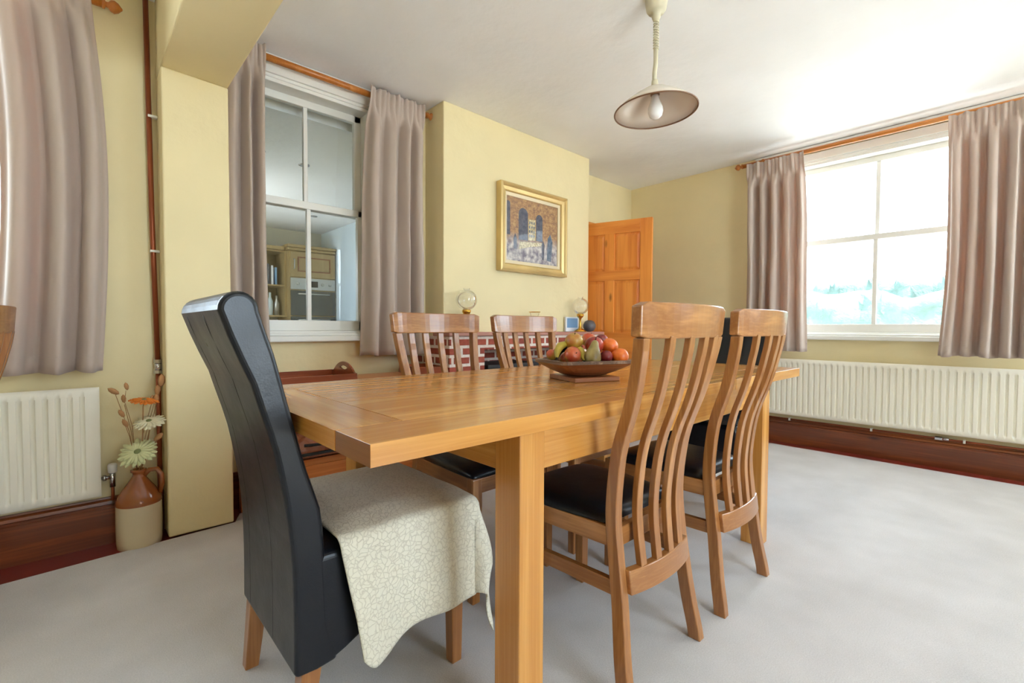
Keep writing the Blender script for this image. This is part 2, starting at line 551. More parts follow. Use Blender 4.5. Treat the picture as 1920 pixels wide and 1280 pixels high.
class MB:
    def __init__(s):
        s.v, s.f, s.m, s.mats = [], [], [], []
        s.smooth = []

    def mi(s, m):
        if m not in s.mats:
            s.mats.append(m)
        return s.mats.index(m)

    def add(s, vs, fs, m, smooth=False):
        o = len(s.v)
        s.v += [tuple(v) for v in vs]
        k = s.mi(m)
        for f in fs:
            s.f.append(tuple(i + o for i in f))
            s.m.append(k)
            s.smooth.append(smooth)
        return s

    def box(s, a, b, m, T=None):
        (x0, y0, z0), (x1, y1, z1) = a, b
        x0, x1 = min(x0, x1), max(x0, x1)
        y0, y1 = min(y0, y1), max(y0, y1)
        z0, z1 = min(z0, z1), max(z0, z1)
        vs = [Vector(p) for p in ((x0, y0, z0), (x1, y0, z0), (x1, y1, z0), (x0, y1, z0), (x0, y0, z1), (x1, y0, z1), (x1, y1, z1), (x0, y1, z1))]
        if T:
            vs = [T @ v for v in vs]
        return s.add(vs, [(0, 3, 2, 1), (4, 5, 6, 7), (0, 1, 5, 4), (1, 2, 6, 5), (2, 3, 7, 6), (3, 0, 4, 7)], m)

    def prism(s, poly, h0, h1, m, fn):
        """poly of (a,b) extruded along h; fn(a,b,h)->xyz"""
        n = len(poly)
        vs = [fn(a, b, h0) for a, b in poly] + [fn(a, b, h1) for a, b in poly]
        fs = [tuple(range(n))[::-1], tuple(range(n, 2 * n))] + [(i, (i + 1) % n, n + (i + 1) % n, n + i) for i in range(n)]
        return s.add(vs, fs, m)

    def lathe(s, prof, m, c=(0, 0, 0), n=32, T=None, cap=True, smooth=True):
        vs, fs = [], []
        for r, z in prof:
            for i in range(n):
                a = 2 * PI * i / n
                v = Vector((r * math.cos(a), r * math.sin(a), z))
                if T:
                    v = T @ v
                vs.append(v + Vector(c))
        for j in range(len(prof) - 1):
            for i in range(n):
                k = (i + 1) % n
                fs.append((j * n + i, j * n + k, (j + 1) * n + k, (j + 1) * n + i))
        if cap:
            fs.append(tuple(range(n))[::-1])
            fs.append(tuple((len(prof) - 1) * n + i for i in range(n)))
        return s.add(vs, fs, m, smooth)

    def tube(s, pts, r, m, n=10, smooth=True, rs=None):
        pts = [Vector(p) for p in pts]
        vs, fs = [], []
        prev = None
        for i, p in enumerate(pts):
            d = (pts[min(i + 1, len(pts) - 1)] - pts[max(i - 1, 0)]).normalized()
            a = prev if prev is not None else Vector((0, 0, 1)) if abs(d.z) < 0.9 else Vector((1, 0, 0))
            u = (a - d * a.dot(d)).normalized()
            prev = u
            w = d.cross(u)
            rr = rs[i] if rs else r
            for k in range(n):
                t = 2 * PI * k / n
                vs.append(p + (u * math.cos(t) + w * math.sin(t)) * rr)
        for j in range(len(pts) - 1):
            for i in range(n):
                k = (i + 1) % n
                fs.append((j * n + i, j * n + k, (j + 1) * n + k, (j + 1) * n + i))
        fs.append(tuple(range(n))[::-1])
        fs.append(tuple((len(pts) - 1) * n + i for i in range(n)))
        return s.add(vs, fs, m, smooth)

    def loft(s, rings, m, smooth=False, cap=True):
        n = len(rings[0])
        vs = [v for r in rings for v in r]
        fs = []
        for j in range(len(rings) - 1):
            for i in range(n):
                k = (i + 1) % n
                fs.append((j * n + i, j * n + k, (j + 1) * n + k, (j + 1) * n + i))
        if cap:
            fs.append(tuple(range(n))[::-1])
            fs.append(tuple((len(rings) - 1) * n + i for i in range(n)))
        return s.add(vs, fs, m, smooth)

    def build(s, name, parent=None, bevel=0.0, loc=None, rot=None, seg=2, subd=0, autosmooth=True):
        me = bpy.data.meshes.new(name)
        me.from_pydata(s.v, [], s.f)
        for m in s.mats:
            me.materials.append(m)
        for p, k, sm in zip(me.polygons, s.m, s.smooth):
            p.material_index = k
            p.use_smooth = sm
        me.update()
        bm = bmesh.new()
        bm.from_mesh(me)
        bmesh.ops.recalc_face_normals(bm, faces=bm.faces)
        bm.to_mesh(me)
        bm.free()
        o = bpy.data.objects.new(name, me)
        COL.objects.link(o)
        if parent:
            o.parent = parent
        if loc:
            o.location = loc
        if rot:
            o.rotation_euler = rot
        if subd:
            md = o.modifiers.new('sub', 'SUBSURF')
            md.levels = md.render_levels = subd
        if bevel:
            md = o.modifiers.new('bevel', 'BEVEL')
            md.width = bevel
            md.segments = seg
            md.limit_method = 'ANGLE'
            md.angle_limit = math.radians(40)
        return o


def tag(o, label, cat, group=None, kind=None):
    if label:
        o['label'] = label
    if cat:
        o['category'] = cat
    if group:
        o['group'] = group
    if kind:
        o['kind'] = kind
    return o


def thing(name, label, cat, loc=(0, 0, 0), rz=0, group=None):
    o = bpy.data.objects.new(name, None)
    o.empty_display_size = 0.1
    COL.objects.link(o)
    o.location = loc
    o.rotation_euler = (0, 0, rz)
    return tag(o, label, cat, group)


def struct(o, label=None, cat=None):
    o['kind'] = 'structure'
    if label:
        o['label'] = label
    if cat:
        o['category'] = cat
    return o


def copy_tree(o, parent=None):
    c = o.copy()
    COL.objects.link(c)
    if parent:
        c.parent = parent
    for ch in list(o.children):
        copy_tree(ch, c)
    return c


def cr_interp(tab, z):
    """smooth interpolation of a table of (z, value)"""
    if z <= tab[0][0]:
        return tab[0][1]
    if z >= tab[-1][0]:
        return tab[-1][1]
    for i in range(len(tab) - 1):
        if tab[i][0] <= z <= tab[i + 1][0]:
            p0 = tab[max(i - 1, 0)][1]
            p1, p2 = tab[i][1], tab[i + 1][1]
            p3 = tab[min(i + 2, len(tab) - 1)][1]
            t = (z - tab[i][0]) / (tab[i + 1][0] - tab[i][0])
            return 0.5 * (2 * p1 + (p2 - p0) * t + (2 * p0 - 5 * p1 + 4 * p2 - p3) * t * t + (3 * p1 - p0 - 3 * p2 + p3) * t ** 3)


# ------------------------------------------------------------------ room shell
H = 2.56
XR, XL, YB = 4.62, -2.6, -1.9
YW = 2.94          # main window wall
YA = 2.99          # alcove by the door


def panel_wall(name, rects, m):
    b = MB()
    for a, c in rects:
        b.box(a, c, m)
    return struct(b.build(name), cat='wall')


W = M['wall']
b = MB()
b.box((XL - .2, YB - .2, -0.12), (XR + .2, YA + .05, -0.012), M['tile'])
struct(b.build('floor'), 'dark red quarry tile floor showing as a strip beyond the carpet edge', 'floor')
b = MB()
b.box((XL - .2, YB - .2, H), (XR + .2, YA + .06, H + 0.15), M['ceiling'])
struct(b.build('ceiling'), 'off-white uneven plaster ceiling', 'ceiling')

# right wall with its window opening y 0.0..1.58, z .94..2.44
wy0, wy1, wz0, wz1 = 0.02, 1.52, 0.945, 2.44
panel_wall('wall_right', [((XR, YB, -.1), (XR + .3, wy0, H)), ((XR, wy1, -.1), (XR + .3, YA + .3, H)),
                          ((XR, wy0, -.1), (XR + .3, wy1, wz0)), ((XR, wy0, wz1), (XR + .3, wy1, H))], W)
# window wall, left bay (behind the left radiator)
YL = 2.865
lx0, lx1 = -1.62, -0.10
panel_wall('wall_left', [((XL, YL, -.1), (lx0, YL + .3, H)), ((lx1, YL, -.1), (0.45, YL + .3, H)),
                         ((lx0, YL, -.1), (lx1, YL + .3, .95)), ((lx0, YL, 2.44), (lx1, YL + .3, H))], W)
# window wall, main bay with the internal window; and the alcove with the doorway
kx0, kx1, kz0, kz1 = 0.66, 1.47, 0.945, 2.46
dx0, dx1 = 3.56, 4.34
panel_wall('wall_window', [((0.45, YW, -.1), (kx0, YW + .25, H)), ((kx1, YW, -.1), (3.0, YW + .25, H)),
                           ((kx0, YW, -.1), (kx1, YW + .25, kz0)), ((kx0, YW, kz1), (kx1, YW + .25, H)),
                           ((3.0, YA, -.1), (dx0, YA + .2, H)), ((dx1, YA, -.1), (XR + .3, YA + .2, H)),
                           ((dx0, YA, 2.03), (dx1, YA + .2, H))], W)
panel_wall('wall_back', [((XL - .2, YB - .2, -.1), (.35, YB, H)), ((1.75, YB - .2, -.1), (3.25, YB, H)), ((4.52, YB - .2, -.1), (XR + .3, YB, H)),
                         ((3.25, YB - .2, -.1), (4.52, YB, .93)), ((3.25, YB - .2, 2.44), (4.52, YB, H)),
                         ((.35, YB - .2, -.1), (1.75, YB, .4)), ((.35, YB - .2, 2.3), (1.75, YB, H))], W)
panel_wall('wall_far_left', [((XL - .2, YB, -.1), (XL, YL + .3, H))], W)
# hallway beyond the doorway
panel_wall('wall_hall', [((dx0 - .3, YA + 1.2, -.1), (XR + .3, YA + 1.3, H)), ((dx0 - .4, YA + .2, -.1), (dx0 - .3, YA + 1.3, H)),
                         ((XR + .3, YA, -.1), (XR + .4, YA + 1.3, H)), ((dx0 - .4, YA + .05, -.12), (XR + .4, YA + 1.3, -.01)),
                         ((dx0 - .4, YA + .06, H), (XR + .4, YA + 1.3, H + .1))], W)
# chimney breast
b = MB()
b.box((1.87, 2.71, 0.9), (3.49, YW + .02, H), W)
b.box((3.2, 2.712, 0), (3.488, YA, 0.9), W)
b.box((3.0, YW, 0.9), (3.49, YA + .02, H), W)
struct(b.build('wall_chimney', bevel=0.006), cat='wall')
# pier and ceiling beam dividing the two bays
b = MB()
b.prism([(0.30, 0), (0.571, 0), (0.571, 2.185), (0.30, 2.195)], 2.695, YW + .02, W, lambda a, c, h: (a, h, c))
b.prism([(0.30, 2.195), (0.571, 2.185), (0.571, H + .02), (0.30, H + .02)], YB, YW + .02, W, lambda a, c, h: (a, h, c))
struct(b.build('wall_divider', bevel=0.008, seg=3), 'yellow plaster pier and beam between the two bays of the room', 'wall')

# carpet
b = MB()
pts = [(XL + .02, YB + .02), (4.43, YB + .02), (4.43, 2.90), (3.5, 2.90), (3.45, 2.50), (1.80, 2.50), (1.78, 2.80), (0.62, 2.80), (0.575, 2.69), (0.28, 2.675), (-0.25, 2.64), (XL + .02, 2.60)]
b.prism(pts, -0.011, 0.0, M['carpet'], lambda a, c, h: (a, c, h))
tag(b.build('carpet'), 'cream cut-pile carpet covering the floor up to a red tiled margin', 'carpet')

# skirting boards


def skirting(name, p0, p1, nrm, h=0.19, t=0.025, ax='y'):
    prof = [(0, 0), (t, 0), (t, h * .78), (t * .86, h * .80), (t * .86, h * .84), (t * 1.15, h * .87), (t * 1.05, h * .93), (t * .55, h * .965), (t * .5, h), (0, h)]
    d = Vector(p1) - Vector(p0)
    b = MB()
    b.prism(prof, 0, 1, M['skirt_' + ax], lambda a, c, s: tuple(Vector(p0) + d * s + Vector(nrm) * a + Vector((0, 0, c - .012))))
    return struct(b.build(name), cat='baseboard')


skirting('baseboard_right', (XR, YB, 0), (XR, YA, 0), (-1, 0, 0), 0.205)
skirting('baseboard_left', (XL, YL, 0), (0.30, YL, 0), (0, -1, 0), 0.215, ax='x')
skirting('baseboard_window', (0.571, YW, 0), (1.79, YW, 0), (0, -1, 0), 0.20, ax='x')

# ------------------------------------------------------------------ windows


def box_part(name, a, c, m, parent=None, bevel=0.003):
    return MB().box(a, c, m).build(name, parent, bevel=bevel)


def sash_window(name, along, u0, u1, z0, z1, wpos, out, label, mull=0.028, sash_d=0.10, bars=1, trim_top=True):
    """sash window in a wall plane. along: 'x' or 'y'; wpos wall face coordinate; out: +1 if outside lies at larger coordinate"""
    def P(u, w, z):
        return (u, wpos + out * w, z) if along == 'x' else (wpos + out * w, u, z)

    def bx(b, u_0, u_1, w0, w1, za, zb, m=M['white']):
        b.box(P(u_0, w0, za), P(u_1, w1, zb), m)
    root = thing(name, label, 'window', P((u0 + u1) / 2, 0.05, z0))
    root['kind'] = 'structure'
    root.location = (0, 0, 0)
    zm = (z0 + z1) / 2 + 0.05
    f = MB()
    bx(f, u0, u0 + .045, 0, .16, z0, z1)
    bx(f, u1 - .045, u1, 0, .16, z0, z1)
    bx(f, u0, u1, 0, .16, z1 - .05, z1)
    bx(f, u0, u1, 0, .16, z0, z0 + .03)
    if trim_top:      # stepped architrave
        bx(f, u0 - .05, u0 + .012, -.018, 0.01, z0 - .02, z1 + .045)
        bx(f, u1 - .012, u1 + .05, -.018, 0.01, z0 - .02, z1 + .045)
        bx(f, u0 - .05, u1 + .05, -.022, 0.01, z1 - .012, z1 + .05)
        bx(f, u0 - .02, u1 + .02, -.010, 0.012, z1 - .03, z1 - .012)
    f.build('window_frame', root, bevel=.003)
    s = MB()
    bx(s, u0 - .07, u1 + .07, -.06, 0.03, z0 - .035, z0 + .0)
    bx(s, u0 - .05, u1 + .05, -.04, 0.02, z0 - .0, z0 + .018)
    s.build('window_sill', root, bevel=.006)
    for nm, w, za, zb in (('upper_sash', .10, zm - .02, z1 - .05), ('lower_sash', .055, z0 + .03, zm + .02)):
        q = MB()
        st = .045
        bx(q, u0 + .045, u0 + .045 + st, w, w + .04, za, zb)
        bx(q, u1 - .045 - st, u1 - .045, w, w + .04, za, zb)
        bx(q, u0 + .045, u1 - .045, w, w + .04, zb - .045, zb)
        bx(q, u0 + .045, u1 - .045, w, w + .04, za, za + (.065 if nm == 'lower_sash' else .04))
        for k in range(bars):
            c = u0 + (u1 - u0) * (k + 1) / (bars + 1)
            bx(q, c - mull / 2, c + mull / 2, w + .006, w + .034, za, zb)
        so_ = q.build(nm, root, bevel=.004)
        g = MB()
        bx(g, u0 + .05, u1 - .05, w + .018, w + .021, za + .02, zb - .02, M['glass'])
        g.build('glass_pane', so_)
    return root


sash_window('window_1', 'x', kx0, kx1, kz0, kz1, YW, 1, 'white sash window looking into the kitchen', mull=.026)
sash_window('window_2', 'y', wy0, wy1, wz0, wz1, XR, 1, 'wide white sash window with bright daylight behind', mull=.03)
sash_window('window_3', 'x', lx0, lx1, .95, 2.44, YL, 1, 'white sash window mostly hidden behind the far left curtain')
sash_window('window_4', 'x', 3.25, 4.52, .93, 2.44, YB, -1, 'wide white sash window assumed behind the viewer to bring in daylight')  # unseen window, placed by the glints on the chairs, added for daylight

sash_window('window_5_added', 'x', .35, 1.75, .4, 2.3, YB, -1, 'large white sash window added behind the viewer as fill light')  # unseen window added to brighten the near side of the room

# ------------------------------------------------------------------ curtains


def curtain(name, label, group, origin, udir, nrm, ztop, zbot, top, bot, folds, seed, amp=.035, mid=None):
    """top/bot: (u0,u1) spans; hangs below a rod. udir/nrm are 2D unit vectors"""
    rnd = random.Random(seed)
    ph = [rnd.uniform(-.5, .5) for _ in range(folds + 2)]
    sp = sorted(rnd.uniform(.75, 1.3) for _ in range(folds))
    rnd.shuffle(sp)
    cum = [0]
    for w in sp:
        cum.append(cum[-1] + w)
    cum = [c / cum[-1] for c in cum]
    amps = [rnd.uniform(.65, 1.25) for _ in range(folds)]
    nu, nz = folds * 18, 44
    root = thing(name, label, 'curtain', (0, 0, 0), 0, group)
    o2, u2_, n2_ = Vector(origin + (0,)), Vector(udir + (0,)), Vector(nrm + (0,))
    bcl = MB()
    vs, fs = [], []
    for j in range(nz + 1):
        tz = j / nz
        z = ztop - (ztop - zbot) * tz
        hb = min(1, max(0, (tz - .045) / .10))
        hb = hb * hb * (3 - 2 * hb)
        e = tz ** 0.8
        m_ = mid or ((top[0] + bot[0]) / 2, (top[1] + bot[1]) / 2)
        if tz < .5:
            k = math.sin(tz * PI) ** 1.0
            a0 = top[0] + (m_[0] - top[0]) * k
            a1 = top[1] + (m_[1] - top[1]) * k
        else:
            k = 1 - math.sin(tz * PI) ** 1.0
            a0 = m_[0] + (bot[0] - m_[0]) * k
            a1 = m_[1] + (bot[1] - m_[1]) * k
        for i in range(nu + 1):
            s = i / nu
            q = 0
            while q < folds - 1 and s > cum[q + 1]:
                q += 1
            t = (s - cum[q]) / (cum[q + 1] - cum[q])
            wob = noise.noise(Vector((q * 3.1 + seed, tz * 2.2, 0))) * .35
            wv = math.cos(2 * PI * (t + wob * math.sin(PI * t) * .3))
            big = -math.copysign(abs(wv) ** .72, wv) * amp * amps[q] * (1 + .25 * noise.noise(Vector((s * 3, tz * 2.5, seed)))) * (0.75 + .25 * tz)
            fine = math.cos(s * folds * 2 * PI * 3.0) * .007 + math.cos(s * folds * 2 * PI) * .010
            d = fine * (1 - hb) + big * hb
            d += .010 * noise.noise(Vector((s * 5, tz * 6, seed + 9)))
            uu = a0 + (a1 - a0) * (s + .012 * math.sin(2 * PI * folds * s * 2) * hb)
            p = o2 + u2_ * uu + n2_ * (d + .012 * hb)
            zz = z + (.004 * math.sin(s * 40) if j == 0 else 0) + (0.012 * noise.noise(Vector((s * 6, 3, seed))) * tz)
            vs.append((p.x, p.y, zz))
    w = nu + 1
    for j in range(nz):
        for i in range(nu):
            fs.append((j * w + i, j * w + i + 1, (j + 1) * w + i + 1, (j + 1) * w + i))
    bcl.add(vs, fs, M['fabric'], True)
    cl = bcl.build('curtain_cloth', root)
    sd = cl.modifiers.new('solid', 'SOLIDIFY')
    sd.thickness = .003
    # stitched heading tape line and bottom hem
    hm = MB()
    hv, hf = [], []
    for j, (zz, off) in enumerate(((zbot + .078, .0030), (zbot + .072, .0048), (zbot + .066, .0030))):
        for i in range(nu + 1):
            jj = int(nz * (ztop - zz) / (ztop - zbot))
            v = vs[jj * w + i]
            hv.append((v[0] + n2_.x * off, v[1] + n2_.y * off, zz))
    for j in range(2):
        for i in range(nu):
            hf.append((j * w + i, j * w + i + 1, (j + 1) * w + i + 1, (j + 1) * w + i))
    hm.add(hv, hf, M['fabric'], True)
    hm.build('hem_seam', root)
    return root


# kitchen window curtains
G1 = 'taupe curtains'
curtain('curtain', 'narrow taupe curtain left of the kitchen window, partly behind the yellow pier', G1, (0, 2.818), (1, 0), (0, -1), 2.53, .84, (.58, .775), (.56, .79), 3, 3, amp=.050, mid=(.56, .775))
curtain('curtain', 'taupe curtain right of the kitchen window, next to the chimney breast', G1, (0, 2.818), (1, 0), (0, -1), 2.53, .815, (1.385, 1.782), (1.325, 1.772), 4, 5, amp=.055, mid=(1.34, 1.775))
# right wall curtains
curtain('curtain', 'taupe curtain left of the bright window, glowing orange where daylight passes through', G1, (4.448, 0), (0, -1), (-1, 0), 2.475, .81, (-1.675, -1.225), (-1.68, -1.175), 5, 11, amp=.050, mid=(-1.67, -1.19))
curtain('curtain', 'wide taupe curtain right of the bright window at the right edge', G1, (4.448, 0), (0, -1), (-1, 0), 2.475, .815, (-.345, .10), (-.365, .10), 5, 14, amp=.055, mid=(-.335, .10))
# far left curtain
curtain('curtain', 'taupe curtain at the left edge above the small radiator', G1, (0, 2.742), (1, 0), (0, -1), 2.47, .80, (-.26, .06), (-.26, .08), 3, 23, amp=.062, mid=(-.215, .112))
curtain('curtain', 'taupe curtain on the left side of the far left window, outside the picture', G1, (0, 2.742), (1, 0), (0, -1), 2.47, .80, (-1.75, -1.40), (-1.75, -1.38), 4, 29, amp=.04)

# curtain rods with finials, rings and brackets


def rod(label, p0, p1, wallv, mat, r=.017):
    p0, p1 = Vector(p0), Vector(p1)
    d = (p1 - p0).normalized()
    root = thing('curtain_rod', label, 'curtain rod', (0, 0, 0), 0, 'wooden curtain rods')
    MB().tube([p0, p1], r, mat, 16).build('pole', root)
    Tq = d.to_track_quat('Z', 'Y').to_matrix().to_4x4()
    for p, sg in ((p0, -1), (p1, 1)):
        Tq2 = (d * sg).to_track_quat('Z', 'Y').to_matrix().to_4x4()
        MB().lathe([(.012, -.004), (.021, 0), (.021, .008), (.012, .012), (.012, .02), (.024, .03), (.027, .042), (.02, .056), (.008, .066), (.004, .07)], mat, p, 18, Tq2).build('finial', root)
    for t in (.08, .92):
        q = p0.lerp(p1, t)
        MB().tube([q + Vector(wallv) * 1.0, q + Vector((0, 0, -.012))], .008, mat, 10).lathe([(.02, -.004), (.024, 0), (.024, .012), (.0201, .016)], mat, q + Vector((0, 0, 0)), 16, Tq).build('bracket', root)
    return root


rod('orange-brown wooden curtain rod above the kitchen window', (.50, 2.868, 2.498), (1.835, 2.868, 2.498), (0, YW - 2.868, 0), M['rodwood'], .019)
rod('wooden curtain rod above the bright window on the right wall', (4.505, 1.735, 2.488), (4.505, -.35, 2.488), (XR - 4.505, 0, 0), M['rodwood'], .019)
rod('wooden curtain rod at the top left corner above the far left window', (-1.85, 2.79, 2.43), (.105, 2.79, 2.43), (0, YL - 2.79, 0), M['rodwood'], .019)
# curtain batten above right window
b = MB()
b.box((XR - .03, -.3, 2.50), (XR, 1.66, 2.555), M['white'])
struct(b.build('trim_1', bevel=.004), cat='trim')
b = MB()
b.box((.60, YW - .02, 2.505), (1.62, YW, 2.555), M['white'])
struct(b.build('trim_2', bevel=.004), cat='trim')

# ------------------------------------------------------------------ radiators


def radiator(label, along, u0, u1, z0, z1, wall, sgn, pitch, valve_u):
    """pressed steel panel radiator; sgn: direction from the wall into the room"""
    def P(u, w, z):
        return (u, wall + sgn * w, z) if along == 'x' else (wall + sgn * w, u, z)
    root = thing('radiator', label, 'radiator')
    w = .075
    b = MB()
    n = int((u1 - u0 - .05) / pitch)
    off = ((u1 - u0) - n * pitch) / 2
    us = [u0, u0 + .006]
    dep = [w - .006, w]
    prof = [(.0, 0), (.26, 0), (.36, .8), (.50, 1), (.64, .8), (.74, 0)]
    cols = [(u0, w - .008, 0), (u0 + .008, w, 0)]
    for k in range(n):
        for t, d in prof:
            cols.append((u0 + off + (k + t) * pitch, w, d))
    cols += [(u1 - .008, w, 0), (u1, w - .008, 0)]
    zs = [z0, z0 + .008, z0 + .038, z0 + .052, z1 - .052, z1 - .038, z1 - .008, z1]
    zk = [0, 0, 0, 1, 1, 0, 0, 0]
    vs, fs = [], []
    for zi, z in enumerate(zs):
        for u, ww, d in cols:
            dd = ww - d * .015 * zk[zi]
            if zi in (0, len(zs) - 1):
                dd = w - .008
            vs.append(P(u, dd, z))
    m = len(cols)
    for j in range(len(zs) - 1):
        for i in range(m - 1):
            fs.append((j * m + i, j * m + i + 1, (j + 1) * m + i + 1, (j + 1) * m + i))
    b.add(vs, fs, M['rad'], True)
    po = b.build('panel', root)
    md = po.modifiers.new('es', 'EDGE_SPLIT')
    md.split_angle = math.radians(50)
    q = MB()
    q.box(P(u0 + .004, .03, z0 + .004), P(u1 - .004, w - .024, z1 - .004), M['rad'])
    q.box(P(u0 + .004, w - .021, z0 + .003), P(u1 - .004, w - .009, z0 + .01), M['rad'])
    q.box(P(u0 + .004, w - .021, z1 - .01), P(u1 - .004, w - .009, z1 - .003), M['rad'])
    q.box(P(u0 + .002, w - .021, z0 + .005), P(u0 + .008, w - .009, z1 - .005), M['rad'])
    q.box(P(u1 - .008, w - .021, z0 + .005), P(u1 - .002, w - .009, z1 - .005), M['rad'])
    q.box(P(u0 + .1, 0.003, z0 + .06), P(u0 + .13, .031, z1 - .06), M['rad'])
    q.box(P(u1 - .13, 0.003, z0 + .06), P(u1 - .1, .031, z1 - .06), M['rad'])
    q.build('back_panel', root)
    if valve_u is not None:
        v = MB()
        zc = z0 + .075
        v.tube([P(u1 - .006, .045, zc), P(valve_u, .045, zc)], .008, M['chrome'])
        v.tube([P(valve_u, .045, zc - .045), P(valve_u, .045, zc + .03)], .011, M['chrome'], 12)
        v.tube([P(u1 + .006, .045, zc), P(u1 + .018, .045, zc)], .013, M['chrome'], 8)
        v.build('valve', root)
        MB().lathe([(.012, .02), (.017, .024), (.018, .055), (.014, .062), (.0, .063)], M['plastic'], P(valve_u, .045, zc), 16).build('valve_cap', root)
        MB().tube([P(valve_u, .045, zc - .03), P(valve_u, .045, .195)], .0065, M['oldcopper']).build('pipe_tail', root)
    return root


radiator('long low cream panel radiator under the bright window on the right wall', 'y', -.32, 1.86, .245, .738, XR, -1, .0415, None)
radiator('small white panel radiator at the left edge under the far left curtain', 'x', -1.55, .068, .228, .725, YL, -1, .0385, .108)

# copper pipes
b = MB()
b.tube([(.285, 2.835, -.01), (.285, 2.835, .80)], .0105, M['copper'], 12)
root = thing('copper_pipe', 'vertical copper pipe running up the wall corner beside the pier', 'pipe')
b.build('lower_pipe', root)
MB().tube([(.285, 2.835, .80), (.272, 2.835, 1.5), (.262, 2.838, 2.56)], .011, M['copper'], 12).build('upper_pipe', root)
MB().tube([(.285, 2.835, .77), (.285, 2.835, .785)], .018, M['chrome'], 8, smooth=False).tube([(.285, 2.835, .786), (.285, 2.835, .82)], .0145, M['chrome'], 12).tube([(.285, 2.835, .821), (.285, 2.835, .838)], .018, M['chrome'], 8, smooth=False).build('pipe_coupling', root)
for z in (1.36, 2.0):
    MB().box((.262, 2.822, z - .006), (.2995, 2.85, z + .006), M['plastic']).build('pipe_clip', root, bevel=.002)
root = thing('copper_pipe', 'thin copper pipe running along the top of the right skirting board', 'pipe')
MB().tube([(XR - .03, -1.2, .205), (XR - .03, 2.0, .205)], .0075, M['copper'], 10).build('long_pipe', root)
for y in (-.4, .22, .75, 1.33):
    MB().box((XR - .042, y - .007, .193), (XR - .002, y + .007, .216), M['plastic']).build('pipe_clip', root, bevel=.002)
MB().tube([(XR - .03, .30, .205), (XR - .03, .33, .205)], .0125, M['chrome'], 10).tube([(XR - .03, .335, .205), (XR - .03, .375, .205)], .016, M['chrome'], 6, smooth=False).build('pipe_valve', root)

# ------------------------------------------------------------------ door (open pine six-panel)
hinge = Vector((3.535, 2.955, 0))
tipd = Vector((3.765, 2.18, 0)) - hinge
ang = math.atan2(tipd.y, tipd.x)
Ld = .78
root = thing('door_1', 'varnished orange pine six-panel door standing open beside the chimney breast', 'door', (hinge.x, hinge.y, 0), ang)
root['kind'] = 'structure'
HZ = 1.985
zs = [(.0, .24), (.24, .78), (.78, .96), (.96, 1.44), (1.44, 1.53), (1.53, 1.87), (1.87, HZ)]
st, ms = .105, .09
lf = MB()
Z0 = .012
lf.box((0, -.02, Z0), (st, .02, HZ), M['pine_z'])
lf.box((Ld - st, -.02, Z0), (Ld, .02, HZ), M['pine_z'])
lf.build('door_stile', root, bevel=.003)
lf = MB()
for k in (0, 2, 4, 6):
    z0_, z1_ = zs[k]
    lf.box((st, -.0195, max(z0_, Z0)), (Ld - st, .0195, z1_), M['pine_x'])
lf.build('door_rail', root, bevel=.003)
lf = MB()
for k in (1, 3, 5):
    z0_, z1_ = zs[k]
    lf.box((Ld / 2 - ms / 2, -.019, z0_), (Ld / 2 + ms / 2, .019, z1_), M['pine_z'])
lf.build('door_muntin', root, bevel=.003)
for k in (1, 3, 5):
    z0_, z1_ = zs[k]
    for x0, x1 in ((st, Ld / 2 - ms / 2), (Ld / 2 + ms / 2, Ld - st)):
        p = MB()
        p.box((x0, -.008, z0_), (x1, .008, z1_), M['pine_z'])
        e = .028
        for sg in (-1, 1):
            a, c = sg * .008, sg * .0155
            vs = [(x0 + .008, a, z0_ + .008), (x1 - .008, a, z0_ + .008), (x1 - .008, a, z1_ - .008), (x0 + .008, a, z1_ - .008),
                  (x0 + e, c, z0_ + e), (x1 - e, c, z0_ + e), (x1 - e, c, z1_ - e), (x0 + e, c, z1_ - e)]
            p.add(vs, [(0, 1, 5, 4), (1, 2, 6, 5), (2, 3, 7, 6), (3, 0, 4, 7), (4, 5, 6, 7)], M['pine_z'])
        p.build('door_panel', root)
kn = MB()
T = Matrix.Rotation(PI / 2, 4, 'X')
kn.lathe([(.024, .02), (.024, .026), (.009, .03), (.009, .05), (.022, .058), (.026, .07), (.018, .082), (.0, .086)], M['brass'], (Ld - .06, 0, .98), 20, T)
kn.lathe([(.024, -.02), (.024, -.026), (.009, -.03), (.009, -.05), (.022, -.058), (.026, -.07), (.018, -.082), (.0, -.086)], M['brass'], (Ld - .06, 0, .98), 20, T)
kn.build('door_knob', root)
b = MB()
for a, c in (((dx0 - .05, YA - .02, 0), (dx0 + .01, YA + .0, 2.08)), ((dx1 - .01, YA - .02, 0), (dx1 + .05, YA, 2.08)), ((dx0 - .05, YA - .02, 2.02), (dx1 + .05, YA, 2.08)),
             ((dx0, YA, 0), (dx0 + .025, YA + .2, 2.03)), ((dx1 - .025, YA, 0), (dx1, YA + .2, 2.03)), ((dx0, YA, 2.005), (dx1, YA + .2, 2.03))):
    b.box(a, c, M['pine_z'])
struct(b.build('trim_3', bevel=.004), 'pine door frame in the alcove', 'door frame')

# ------------------------------------------------------------------ dining table
TX0, TX1, TY0, TY1, TZ = .366, 2.745, .752, 1.742, .797
root = thing('dining_table', 'long oak dining table with plank top in the middle of the room', 'table', ((TX0 + TX1) / 2, (TY0 + TY1) / 2, 0))
cx, cy = (TX0 + TX1) / 2, (TY0 + TY1) / 2
tt = .042


def tbox(mb, x0, x1, y0, y1, z0, z1, m, g=.0016):
    mb.box((x0 - cx + g, y0 - cy + g, z0), (x1 - cx - g, y1 - cy - g, z1), m)


